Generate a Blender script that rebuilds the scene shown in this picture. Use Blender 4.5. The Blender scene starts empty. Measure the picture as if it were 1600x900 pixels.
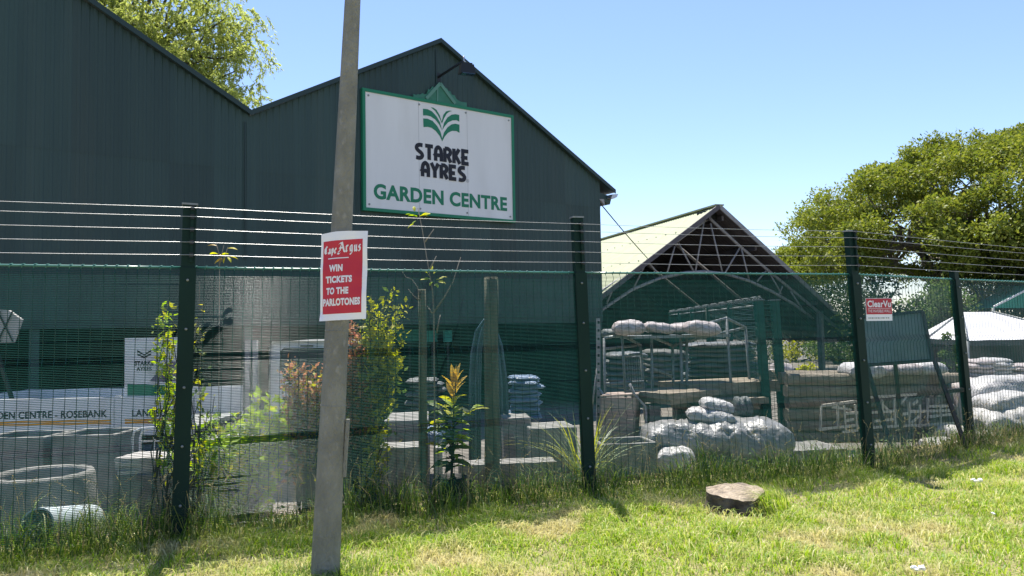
import bpy, bmesh, math, random
import numpy as np
from mathutils import Vector, Matrix, noise
random.seed(7); RNG = np.random.default_rng(11)
SC = bpy.context.scene
COL = SC.collection
R_ = math.radians

# ------------------------------------------------------------------ camera, sky, sun, exposure
EYE = Vector((0, 0, 1.55)); FPX = 1200.0
PITCH = math.atan(65/1200); ROLL = R_(1.05)
_F = Vector((0, math.cos(PITCH), math.sin(PITCH)))
_U0 = Vector((0, -math.sin(PITCH), math.cos(PITCH))); _R0 = Vector((1, 0, 0))
_R = _R0*math.cos(ROLL) - _U0*math.sin(ROLL)
_U = _U0*math.cos(ROLL) + _R0*math.sin(ROLL)
cd = bpy.data.cameras.new('camera'); cam = bpy.data.objects.new('camera', cd); COL.objects.link(cam)
cd.sensor_width = 36; cd.lens = 27; cd.clip_start = 0.05; cd.clip_end = 5000
M3 = Matrix((_R, _U, -_F)).transposed()
cam.matrix_world = Matrix.Translation(EYE) @ M3.to_4x4()
SC.camera = cam

SUN_AZ, SUN_EL = 102.0, 66.0
W = bpy.data.worlds.new('World'); SC.world = W; W.use_nodes = True
nt = W.node_tree; bg = nt.nodes['Background']
sky = nt.nodes.new('ShaderNodeTexSky'); sky.sky_type = 'NISHITA'; sky.sun_disc = False
sky.sun_elevation = R_(SUN_EL); sky.sun_rotation = R_(90-SUN_AZ)
sky.air_density = 1.0; sky.dust_density = 0.1; sky.ozone_density = 3.2; sky.altitude = 0
tint = nt.nodes.new('ShaderNodeMixRGB'); tint.blend_type = 'MULTIPLY'; tint.inputs[0].default_value = 1; tint.inputs[2].default_value = (.99, .945, 1.03, 1)
nt.links.new(sky.outputs[0], tint.inputs[1]); nt.links.new(tint.outputs[0], bg.inputs[0]); bg.inputs[1].default_value = 0.108
ld = bpy.data.lights.new('sun', 'SUN'); ld.energy = 5.0; ld.angle = R_(0.55); ld.color = (1.0, 0.95, 0.87)
sun = bpy.data.objects.new('sun', ld); COL.objects.link(sun)
sdir = Vector((math.cos(R_(SUN_AZ))*math.cos(R_(SUN_EL)), math.sin(R_(SUN_AZ))*math.cos(R_(SUN_EL)), math.sin(R_(SUN_EL))))
sun.rotation_euler = (-sdir).to_track_quat('-Z', 'Y').to_euler(); sun.location = sdir*60
vs = SC.view_settings; vs.view_transform = 'Standard'; vs.look = 'None'; vs.exposure = 1.0; vs.gamma = 1.0
SC.cycles.max_bounces = 8; SC.cycles.transparent_max_bounces = 12; SC.cycles.sample_clamp_indirect = 4

# ------------------------------------------------------------------ survey helpers
def ray(px, py):
    return _F + _R*((px-800)/FPX) + _U*((450-py)/FPX)
def at(px, py, Y):
    d = ray(px, py); return EYE + d*(Y/d.y)
def onz(px, py, z):
    d = ray(px, py); return EYE + d*((z-EYE.z)/d.z)
def onplane(px, py, p0, n):
    d = ray(px, py); return EYE + d*((p0-EYE).dot(n)/d.dot(n))
def sz(npx, Y): return npx*Y/FPX
def V(*a): return Vector(a)
def lerp(a, b, t): return a + (b-a)*t
rnd = random.uniform

# ------------------------------------------------------------------ materials
MATS = {}
def nodes(name):
    m = bpy.data.materials.new(name); m.use_nodes = True; MATS[name] = m
    return m, m.node_tree, m.node_tree.nodes, m.node_tree.nodes['Principled BSDF']
def mk(name, c1, c2=None, scale=6, rough=.7, bump=0, bscale=40, metal=0, spec=.4, stretch=(1,1,1), detail=5, lo=.35, hi=.65, dirt=None, dscale=1.5, dlo=.5, dhi=.75):
    m, t, N, B = nodes(name)
    B.inputs['Roughness'].default_value = rough; B.inputs['Metallic'].default_value = metal
    B.inputs['Specular IOR Level'].default_value = spec
    tc = N.new('ShaderNodeTexCoord'); mp = N.new('ShaderNodeMapping'); mp.inputs['Scale'].default_value = stretch
    t.links.new(tc.outputs['Object'], mp.inputs[0])
    col = None
    if c2:
        n = N.new('ShaderNodeTexNoise'); n.inputs['Scale'].default_value = scale; n.inputs['Detail'].default_value = detail
        t.links.new(mp.outputs[0], n.inputs['Vector'])
        r = N.new('ShaderNodeValToRGB'); r.color_ramp.elements[0].position = lo; r.color_ramp.elements[1].position = hi
        r.color_ramp.elements[0].color = (*c1, 1); r.color_ramp.elements[1].color = (*c2, 1)
        t.links.new(n.outputs[0], r.inputs[0]); col = r.outputs[0]
        if dirt:
            n2 = N.new('ShaderNodeTexNoise'); n2.inputs['Scale'].default_value = dscale; n2.inputs['Detail'].default_value = 7
            t.links.new(mp.outputs[0], n2.inputs['Vector'])
            mr = N.new('ShaderNodeMapRange'); mr.inputs[1].default_value = dlo; mr.inputs[2].default_value = dhi
            t.links.new(n2.outputs[0], mr.inputs[0])
            mx = N.new('ShaderNodeMixRGB'); mx.inputs[2].default_value = (*dirt, 1)
            t.links.new(mr.outputs[0], mx.inputs[0]); t.links.new(col, mx.inputs[1]); col = mx.outputs[0]
        t.links.new(col, B.inputs['Base Color'])
    else:
        B.inputs['Base Color'].default_value = (*c1, 1)
    if bump:
        n = N.new('ShaderNodeTexNoise'); n.inputs['Scale'].default_value = bscale; n.inputs['Detail'].default_value = 6
        t.links.new(mp.outputs[0], n.inputs['Vector'])
        b = N.new('ShaderNodeBump'); b.inputs['Strength'].default_value = bump; b.inputs['Distance'].default_value = .02
        t.links.new(n.outputs[0], b.inputs['Height']); t.links.new(b.outputs[0], B.inputs['Normal'])
    return m
def leafmat(name, cols, trans=.45, rough=.5, patch=None, pscale=.7, plo=.45, phi=.6, gloss=.025):
    """each leaf (mesh island) takes its own colour; light passes through"""
    m, t, N, B = nodes(name); N.remove(B)
    g = N.new('ShaderNodeNewGeometry'); r = N.new('ShaderNodeValToRGB'); e = r.color_ramp.elements
    while len(e) < len(cols): e.new(.5)
    for i, c in enumerate(cols): e[i].position = i/max(1, len(cols)-1); e[i].color = (*c, 1)
    t.links.new(g.outputs['Random Per Island'], r.inputs[0]); col = r.outputs[0]
    if patch:
        n = N.new('ShaderNodeTexNoise'); n.inputs['Scale'].default_value = pscale; n.inputs['Detail'].default_value = 5
        t.links.new(g.outputs['Position'], n.inputs['Vector'])
        mr = N.new('ShaderNodeMapRange'); mr.inputs[1].default_value = plo; mr.inputs[2].default_value = phi; mr.inputs[4].default_value = .7
        t.links.new(n.outputs[0], mr.inputs[0])
        mx = N.new('ShaderNodeMixRGB'); mx.inputs[2].default_value = (*patch, 1)
        t.links.new(mr.outputs[0], mx.inputs[0]); t.links.new(col, mx.inputs[1]); col = mx.outputs[0]
    d = N.new('ShaderNodeBsdfDiffuse'); tr = N.new('ShaderNodeBsdfTranslucent'); gl = N.new('ShaderNodeBsdfGlossy')
    gl.inputs['Roughness'].default_value = rough
    t.links.new(col, d.inputs[0]); 
    hs = N.new('ShaderNodeHueSaturation'); hs.inputs['Value'].default_value = 1.35; hs.inputs['Saturation'].default_value = 1.1
    t.links.new(col, hs.inputs['Color']); t.links.new(hs.outputs[0], tr.inputs[0])
    a = N.new('ShaderNodeMixShader'); a.inputs[0].default_value = trans
    t.links.new(d.outputs[0], a.inputs[1]); t.links.new(tr.outputs[0], a.inputs[2])
    b = N.new('ShaderNodeMixShader'); b.inputs[0].default_value = gloss
    t.links.new(a.outputs[0], b.inputs[1]); t.links.new(gl.outputs[0], b.inputs[2])
    t.links.new(b.outputs[0], N['Material Output'].inputs[0])
    return m

CLAD = mk('cladding_green', (.020,.045,.041), (.026,.054,.048), 1.6, .5, .05, 30, spec=.4, stretch=(1.6,1.6,.12), dirt=(.036,.06,.052), dscale=1.3, dlo=.52, dhi=.8)
_t = CLAD.node_tree; _B = _t.nodes['Principled BSDF']; _src = _B.inputs['Base Color'].links[0].from_socket
_oi = _t.nodes.new('ShaderNodeObjectInfo'); _mr = _t.nodes.new('ShaderNodeMapRange'); _mr.inputs[3].default_value = .86; _mr.inputs[4].default_value = 1.16
_hs = _t.nodes.new('ShaderNodeHueSaturation'); _t.links.new(_oi.outputs['Random'], _mr.inputs[0]); _t.links.new(_mr.outputs[0], _hs.inputs['Value'])
_t.links.new(_src, _hs.inputs['Color']); _t.links.new(_hs.outputs[0], _B.inputs['Base Color'])
DKGREEN = mk('trim_green', (.016,.036,.034), None, rough=.5)
FENCE = mk('fence_green', (.007,.055,.044), (.011,.075,.06), 9, .2, spec=.15)
RAIL = mk('rail_green_sunlit', (.03,.15,.115), (.05,.2,.155), 9, .3, spec=.7)  # lighter than the fence green, with the sunlit top edge put into the colour
FPOST = mk('post_green', (.003,.02,.0145), (.005,.027,.02), 3, .6, .05, 60, spec=.2, stretch=(1,1,.4), dirt=(.007,.022,.017), dscale=4, dlo=.6, dhi=.8)
GALV = mk('galvanised', (.42,.42,.42), (.52,.52,.52), 20, .45, metal=.8)
GALVD = mk('dull_steel', (.2,.215,.215), (.28,.29,.285), 9, .55, .1, 60, metal=.3)
CONC = mk('concrete', (.19,.186,.17), (.3,.292,.27), 5, .9, .35, 60, dirt=(.11,.105,.09), dscale=2.2)
CONCD = mk('concrete_dark', (.13,.13,.12), (.2,.195,.18), 5, .9, .35, 60, dirt=(.08,.08,.07), dscale=2)
CONCP = mk('concrete_pale', (.34,.325,.3), (.45,.43,.4), 5, .9, .3, 60, dirt=(.2,.19,.17), dscale=3)
POLE = mk('pole_concrete', (.185,.18,.152), (.26,.252,.215), 9, .92, .9, 70, stretch=(1,1,.55), dirt=(.29,.28,.25), dscale=26, dlo=.58, dhi=.72)
YARD = mk('yard_dirt', (.13,.118,.1), (.22,.2,.17), 3, .95, .5, 20, dirt=(.14,.125,.1), dscale=1)
LAWNSOIL = mk('lawn_soil', (.2,.18,.07), (.3,.26,.13), 2, .95, .5, 30, dirt=(.11,.13,.035), dscale=1.2)
SIGNW = mk('sign_white', (.66,.655,.65), (.71,.705,.7), 1.2, .5, stretch=(1.5,1.5,.3), dirt=(.6,.59,.57), dscale=1.5, dlo=.5, dhi=.85)
SIGNG = mk('sign_green', (.008,.17,.085), None, rough=.5)
SIGNK = mk('sign_black', (.006,.006,.012), None, rough=.5)
CUTG = mk('cutout_green', (.03,.15,.1), (.045,.19,.13), 4, .6)
CUTP = mk('cutout_pale', (.1,.24,.19), None, rough=.6)
BLACK = mk('black_metal', (.012,.014,.014), None, rough=.45)
CREAM = mk('cream_sheet', (.36,.385,.24), (.395,.42,.27), 1.5, .8, stretch=(1,1,1), dirt=(.31,.34,.19), dscale=3)
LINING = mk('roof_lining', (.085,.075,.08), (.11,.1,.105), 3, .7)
TRUSS = mk('truss_paint', (.25,.24,.245), (.31,.3,.3), 5, .6)
SHEDD = mk('shed_dark', (.045,.045,.045), (.065,.065,.065), 3, .8)
WHITEP = mk('white_paint', (.62,.64,.65), (.7,.71,.72), 3, .35, dirt=(.45,.45,.44), dscale=3, spec=.5)
ORANGE = mk('stripe_orange', (.62,.27,.02), None, rough=.45)
GLASS = mk('dark_glass', (.02,.045,.075), None, rough=.06, spec=.8)
RUBBER = mk('rubber', (.015,.015,.016), (.025,.025,.025), 12, .85)
RED = mk('poster_red', (.5,.022,.045), (.54,.03,.052), 5, .6)
PAPER = mk('paper_white', (.8,.79,.83), (.85,.84,.87), 6, .7)
TEXTW = mk('text_white', (.76,.73,.78), None, rough=.7)
SIGNRED = mk('signboard_red', (.42,.015,.035), None, rough=.45)
GREYTXT = mk('text_grey', (.3,.3,.3), None, rough=.6)
BOARD = mk('board_grey', (.11,.155,.15), (.15,.2,.19), 2.5, .35, dirt=(.2,.25,.235), dscale=3)
WOODP = mk('weathered_wood', (.23,.19,.14), (.36,.3,.225), 4, .85, .7, 30, stretch=(.5,6,6), dirt=(.16,.12,.075), dscale=2)
WOODG = mk('post_wood', (.1,.105,.07), (.17,.165,.11), 5, .9, .6, 30, stretch=(6,6,.5), dirt=(.07,.06,.045), dscale=3)
WOODL = mk('pale_batten', (.52,.49,.41), (.62,.58,.49), 6, .85, .3, 30)
WOODBOX = mk('box_board', (.3,.225,.18), (.38,.3,.25), 4, .8, .2, 30)
BARK = mk('bark', (.16,.14,.11), (.29,.26,.21), 6, .95, .9, 22, stretch=(1,1,.35))
BARKD = mk('dark_bark', (.035,.03,.025), (.07,.06,.05), 6, .95, .6, 20, stretch=(1,1,.4))
STUMPT = mk('stump_top', (.25,.2,.14), (.4,.33,.24), 12, .95, 1.0, 45, dirt=(.13,.11,.085), dscale=8)
STUMPS = mk('stump_side', (.03,.022,.016), (.12,.1,.08), 9, .95, 1.0, 25, dirt=(.2,.19,.17), dscale=5, dlo=.6, dhi=.7)  # dark bark, with the shade of the stump front put into its colour
SACKW = mk('sack_white', (.47,.455,.44), (.56,.545,.53), 5, .45, .8, 14, dirt=(.38,.365,.345), dscale=7, spec=.5)
SACKP = mk('sack_pinkish', (.4,.34,.325), (.55,.49,.47), 6, .5, .5, 26, dirt=(.26,.21,.19), dscale=8)
SACKG = mk('sack_silver', (.24,.238,.232), (.3,.295,.288), 5, .36, .9, 13, dirt=(.17,.168,.162), dscale=6, spec=.6)
SACKD = mk('sack_dark', (.1,.11,.11), (.17,.18,.175), 6, .45, .6, 26, dirt=(.06,.065,.06), dscale=6)
SACKB = mk('sack_blue', (.1,.16,.26), (.2,.28,.4), 8, .3, .6, 30, spec=.6)
PRINTG = mk('print_green', (.12,.36,.27), None, rough=.5)
PRINTR = mk('print_red', (.4,.05,.06), None, rough=.5)
HOSE = mk('hose_blue', (.04,.085,.11), (.07,.13,.16), 6, .4, spec=.6)
PIPEM = mk('pipe_plastic', (.4,.47,.5), (.5,.56,.58), 5, .45, dirt=(.3,.33,.33), dscale=4)
POTK = mk('pot_black', (.015,.015,.016), None, rough=.55)
TENTW = mk('tent_white', (.72,.71,.72), (.78,.77,.78), 2, .8, .2, 12)
TENTG = mk('tent_green', (.02,.2,.14), (.03,.25,.175), 2, .7)
TEAL = mk('board_teal', (.03,.3,.22), (.04,.36,.27), 3, .6)
PURPLE = mk('decal_purple', (.1,.075,.14), (.17,.12,.2), 14, .5)
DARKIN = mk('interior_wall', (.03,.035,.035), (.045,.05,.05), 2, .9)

LAWN = leafmat('lawn_blades', [(.13,.25,.018),(.22,.35,.03),(.32,.42,.05),(.43,.46,.11),(.6,.56,.28)], .42, patch=(.6,.5,.28), pscale=1.3, plo=.53, phi=.62)
TALL = leafmat('tall_blades', [(.05,.11,.016),(.085,.16,.024),(.14,.21,.035),(.26,.29,.09)], .42)  # greens darkened to carry the shade of the fence mesh
DRY = leafmat('dry_blades', [(.32,.26,.13),(.42,.35,.19),(.25,.22,.1)], .4)
LTREE = leafmat('leaf_tree_right', [(.12,.165,.026),(.165,.205,.032),(.225,.255,.042),(.285,.295,.06)], .34)
LFEATH = leafmat('leaf_feathery', [(.24,.28,.06),(.32,.37,.1),(.42,.44,.16)], .62)
LDARK = leafmat('leaf_dark', [(.025,.04,.014),(.04,.06,.018),(.06,.085,.025)], .25)
LMID = leafmat('leaf_mid', [(.07,.12,.03),(.1,.16,.04),(.15,.2,.06)], .4)
LGREY = leafmat('leaf_greyish', [(.12,.15,.09),(.17,.2,.13),(.09,.12,.06)], .3)
LYEL = leafmat('leaf_yellow', [(.38,.33,.02),(.5,.42,.03),(.3,.32,.03)], .45)
LYG = leafmat('leaf_yellowgreen', [(.3,.33,.025),(.42,.43,.04),(.52,.49,.06)], .52)
LRED = leafmat('leaf_reddish', [(.42,.16,.12),(.5,.25,.15),(.36,.2,.1),(.42,.32,.12)], .5)
LBRIGHT = leafmat('leaf_bright', [(.26,.4,.03),(.34,.46,.04),(.2,.32,.03)], .55)
LGOLD = leafmat('leaf_gold', [(.5,.3,.05),(.55,.38,.08),(.42,.24,.07)], .45, gloss=.05)
LSTRAP = leafmat('leaf_strap', [(.2,.28,.1),(.28,.34,.16),(.14,.22,.06)], .35, gloss=.1)

# ------------------------------------------------------------------ mesh helpers
class MB:
    def __init__(s): s.v = []; s.f = []; s.m = []; s.sm = []
    def add(s, vs, fs, mi=0, smooth=False):
        o = len(s.v); s.v += [tuple(v) for v in vs]
        for f in fs: s.f.append(tuple(i+o for i in f)); s.m.append(mi); s.sm.append(smooth)
        return s
    def hexa(s, c, mi=0):   # eight corners: four bottom, four top, same turn
        return s.add(c, [(3,2,1,0),(4,5,6,7),(0,1,5,4),(1,2,6,5),(2,3,7,6),(3,0,4,7)], mi)
    def box(s, c, size, rz=0, mi=0, taper=1.0):
        x, y, z = size[0]/2, size[1]/2, size[2]/2; c = Vector(c); cr, sr = math.cos(rz), math.sin(rz); P = []
        for zz, t in ((-z, 1.0), (z, taper)):
            for a, b in ((-x,-y),(x,-y),(x,y),(-x,y)):
                a *= t; b *= t; P.append(c + V(a*cr-b*sr, a*sr+b*cr, zz))
        return s.hexa(P, mi)
    def bar(s, a, b, w, h, up=V(0,0,1), mi=0):
        a = Vector(a); b = Vector(b); d = (b-a).normalized(); sx = d.cross(up)
        sx = sx.normalized() if sx.length > 1e-5 else V(1,0,0); u = sx.cross(d).normalized()
        P = [p + sx*i*w/2 + u*j*h/2 for p in (a, b) for i, j in ((-1,-1),(1,-1),(1,1),(-1,1))]
        return s.hexa(P, mi)
    def tube(s, pts, r, n=8, mi=0, caps=True, smooth=True):
        pts = [Vector(p) for p in pts]; k = len(pts)
        rs = r if isinstance(r, (list, tuple)) else [r]*k
        vs, fs = [], []; up = None
        for i, p in enumerate(pts):
            d = (pts[min(i+1, k-1)] - pts[max(i-1, 0)]).normalized()
            if up is None:
                up = d.orthogonal().normalized()
            up = (up - d*up.dot(d)).normalized(); sd = d.cross(up)
            for j in range(n):
                a = 2*math.pi*j/n; vs.append(p + (up*math.cos(a) + sd*math.sin(a))*rs[i])
        for i in range(k-1):
            for j in range(n):
                a = i*n+j; b = i*n+(j+1) % n; fs.append((a, b, b+n, a+n))
        if caps: fs.append(tuple(range(n-1, -1, -1))); fs.append(tuple(range((k-1)*n, k*n)))
        return s.add(vs, fs, mi, smooth)
    def lathe(s, prof, o=V(0,0,0), n=28, mi=0, wob=0):
        vs, fs = [], []
        for (r, z) in prof:
            for j in range(n):
                a = 2*math.pi*j/n; q = r*(1+wob*noise.noise(V(math.cos(a)*2, math.sin(a)*2, z*3)))
                vs.append(V(o.x+q*math.cos(a), o.y+q*math.sin(a), o.z+z))
        for i in range(len(prof)-1):
            for j in range(n):
                a = i*n+j; b = i*n+(j+1) % n; fs.append((a, b, b+n, a+n))
        return s.add(vs, fs, mi, True)
    def prism(s, pts, off, mi=0):       # polygon pts pushed along off
        pts = [Vector(p) for p in pts]; n = len(pts); off = Vector(off)
        fs = [tuple(range(n)), tuple(range(2*n-1, n-1, -1))]
        fs += [(j, j+n, (j+1) % n + n, (j+1) % n) for j in range(n)]
        return s.add(pts + [p+off for p in pts], fs, mi)
    def build(s, name, mats, parent=None, origin=None):
        me = bpy.data.meshes.new(name)
        vv = np.array(s.v, dtype=float)
        if parent:
            r = parent
            while r.parent: r = r.parent
            o = r.location
        else:
            o = origin if origin is not None else V(*( (vv.min(0)+vv.max(0))/2 )[:2], vv[:,2].min())
        vv -= np.array(o)
        me.from_pydata(vv.tolist(), [], s.f)
        mats = mats if isinstance(mats, (list, tuple)) else [mats]
        for m in mats: me.materials.append(m)
        me.polygons.foreach_set('material_index', s.m); me.polygons.foreach_set('use_smooth', s.sm)
        me.update()
        ob = bpy.data.objects.new(name, me); COL.objects.link(ob)
        if parent: ob.parent = parent
        else: ob.location = o
        return ob
def fast_mesh(name, verts, faces_flat, counts, mats, parent=None, origin=V(0,0,0), midx=None):
    """numpy arrays to a mesh in one go"""
    if parent:
        r = parent
        while r.parent: r = r.parent
        origin = r.location
    me = bpy.data.meshes.new(name); verts = verts - np.array(origin)
    me.vertices.add(len(verts)); me.vertices.foreach_set('co', verts.astype(np.float32).ravel())
    me.loops.add(len(faces_flat)); me.loops.foreach_set('vertex_index', faces_flat.astype(np.int32))
    me.polygons.add(len(counts)); st = np.concatenate(([0], np.cumsum(counts)[:-1])).astype(np.int32)
    me.polygons.foreach_set('loop_start', st)
    mats = mats if isinstance(mats, (list, tuple)) else [mats]
    for m in mats: me.materials.append(m)
    if midx is not None: me.polygons.foreach_set('material_index', midx.astype(np.int32))
    me.update(calc_edges=True); me.validate()
    ob = bpy.data.objects.new(name, me); COL.objects.link(ob)
    if parent: ob.parent = parent
    else: ob.location = origin
    return ob
def tag(o, label=None, cat=None, group=None, kind=None):
    if label: o['label'] = label
    if cat: o['category'] = cat
    if group: o['group'] = group
    if kind: o['kind'] = kind
    return o
def thing(name, label, cat, loc, group=None):
    o = bpy.data.objects.new(name, None); COL.objects.link(o); o.location = Vector(loc); o.empty_display_size = .1
    return tag(o, label, cat, group)
def piece(name, mesh, parent, M=None):
    o = bpy.data.objects.new(name, mesh); COL.objects.link(o); o.parent = parent
    if M is not None: o.matrix_local = M
    return o

# ---- flat lettering
_tcache = {}
def text2d(s, bold=.0):
    k = (s, bold)
    if k in _tcache: return _tcache[k]
    cu = bpy.data.curves.new('t', 'FONT'); cu.body = s; cu.offset = bold; cu.resolution_u = 4; cu.space_character = 1.0+bold*1.5
    ob = bpy.data.objects.new('t', cu); COL.objects.link(ob)
    dg = bpy.context.evaluated_depsgraph_get(); me = bpy.data.meshes.new_from_object(ob.evaluated_get(dg))
    vs = [v.co.copy() for v in me.vertices]; fs = [tuple(p.vertices) for p in me.polygons]
    bpy.data.objects.remove(ob); bpy.data.curves.remove(cu); bpy.data.meshes.remove(me)
    xs = [v.x for v in vs]; ys = [v.y for v in vs]; x0, x1, y0, y1 = min(xs), max(xs), min(ys), max(ys)
    out = ([((v.x-x0)/(x1-x0), (v.y-y0)/(y1-y0)) for v in vs], fs); _tcache[k] = out
    return out
def put_text(mb, s, fn, bold=.0, mi=0):
    vs, fs = text2d(s, bold); mb.add([fn(a, b) for a, b in vs], fs, mi)
def catmull(P, n=5):
    P = [Vector((p[0], p[1])) for p in P]; Q = [P[0]*2-P[1]]+P+[P[-1]*2-P[-2]]; out = []
    for i in range(1, len(Q)-2):
        for j in range(n):
            t = j/n; a, b, c, d = Q[i-1:i+3]
            out.append(.5*((2*b)+(c-a)*t+(2*a-5*b+4*c-d)*t*t+(3*b-a-3*c+d)*t**3))
    return [(p.x, p.y) for p in out+[P[-1]]]
def stroke(mb, pts, w, fn, k, mi=0):
    """thick 2-D polyline, mitred, through fn(x, y, lift)"""
    P = [Vector((p[0], p[1])) for p in pts]; L = []; Rr = []
    for i, p in enumerate(P):
        a = (p-P[i-1]).normalized() if i else (P[1]-p).normalized()
        b = (P[i+1]-p).normalized() if i < len(P)-1 else a
        t = (a+b); t = t.normalized() if t.length > 1e-4 else a
        nrm = Vector((-t.y, t.x)); c = max(.5, nrm.dot(Vector((-a.y, a.x))))
        L.append(p+nrm*w/2/c); Rr.append(p-nrm*w/2/c)
    vs = [fn(q.x, q.y, k) for q in L] + [fn(q.x, q.y, k) for q in Rr]; n = len(P)
    mb.add(vs, [(n+i, n+i+1, i+1, i) for i in range(n-1)], mi)

# ------------------------------------------------------------------ lie of the land
Ps = {0: V(-5.65, 4.70, 0)}
FB = {1: (280,842,6.0), 2: (920,771,7.35), 3: (1358,738,8.34), 4: (1516,702,9.7)}
FT = {1: (297,321,6.0), 2: (901,341,7.35), 3: (1327,362,8.34), 4: (1490,425,9.7)}
POSTS = []   # (base at z=0, direction per metre of height, height)
POSTS.append((V(-5.65,4.70,0), V(0,0,1), 2.57))
for i in (1,2,3,4):
    b = at(*FB[i]); t_ = at(*FT[i]); d = (t_-b); d = d/d.z
    POSTS.append((b - d*b.z, d, t_.z))
POSTS.append((POSTS[4][0] + V(2.65,1.75,0), V(0,0,1), 2.57))
FLINE = [V(-12,2.1,0)] + [p[0] for p in POSTS] + [V(16,16.5,0)]
def behind(x, y):
    """signed distance behind the fence line"""
    best = 1e9; sg = 1
    for a, b in zip(FLINE, FLINE[1:]):
        dx, dy = b.x-a.x, b.y-a.y; L2 = dx*dx+dy*dy
        t = max(0, min(1, ((x-a.x)*dx+(y-a.y)*dy)/L2)); qx, qy = x-a.x-t*dx, y-a.y-t*dy
        d = math.hypot(qx, qy)
        if d < best: best = d; sg = 1 if (dx*qy-dy*qx) > 0 else -1
    return best*sg
def gz(x, y):
    d = behind(x, y)
    if d <= .25: return .03*noise.noise(V(x*.8, y*.8, 0)) + .012*noise.noise(V(x*3, y*3, 4))
    t = min(1, (d-.25)/1.1); t = t*t*(3-2*t)
    return -.25*t - .013*max(0, min(30, d-1.3)) + .012*noise.noise(V(x*1.5, y*1.5, 9))
def build_ground():
    def axis(lo, hi, step, far):
        c = list(np.arange(lo, hi+1e-6, step)); out = []; s = step; x = hi
        while x < far: s *= 1.5; x += s; out.append(x)
        neg = []; s = step; x = lo
        while x > -far: s *= 1.5; x -= s; neg.append(x)
        return neg[::-1] + c + out
    xs = axis(-9, 13, .22, 1500); ys = axis(1, 17, .22, 1500); nx = len(xs)
    mb = MB(); vs = [(x, y, gz(x, y)) for y in ys for x in xs]; fs = []; mi = []
    for j in range(len(ys)-1):
        for i in range(nx-1):
            fs.append((j*nx+i, j*nx+i+1, (j+1)*nx+i+1, (j+1)*nx+i))
            mi.append(1 if behind((xs[i]+xs[i+1])/2, (ys[j]+ys[j+1])/2) > .55 else 0)
    mb.add(vs, fs, 0, True); mb.m = mi
    return tag(mb.build('ground', [LAWNSOIL, YARD], origin=V(0,0,0)), kind='structure')
build_ground()

# ------------------------------------------------------------------ main building
FP0 = V(-3.015, 15.66, 0); FD = V(.808, .589, 0).normalized(); FN = V(FD.y, -FD.x, 0)
def fac(px, py, off=0): return onplane(px, py, FP0 + FN*off, FN)
def fs_(p): return (p-FP0).dot(FD)
def fpt(s, z, off=0): return FP0 + FD*s + FN*off + V(0,0,z)
A2 = fac(685,67); VA = fac(390,180); ER = fac(957,302); A1x = fac(120,-8)
sA2, sVA, sER = fs_(A2), fs_(VA), fs_(ER)
kL = (A1x.z-VA.z)/(sVA-fs_(A1x)); sA1 = sVA - (sA2-sVA)*1.0; zA1 = VA.z + kL*(sVA-sA1)
sE1 = sA1 - (sVA-sA1); zE1 = VA.z
ROOFL = [(sE1, zE1), (sA1, zA1), (sVA, VA.z), (sA2, A2.z), (sER, ER.z)]
def zroof(s):
    for (a, za), (b, zb) in zip(ROOFL, ROOFL[1:]):
        if s <= b: return za + (zb-za)*(s-a)/(b-a)
    return ROOFL[-1][1]
sC = fs_(fac(938,330)); ZLINT = 1.84; BD = 13.0
bld = thing('warehouse_building', 'dark green corrugated warehouse with two gables and an open front bay', 'building', fpt(0, gz(*fpt(0,0)[:2])))
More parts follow.
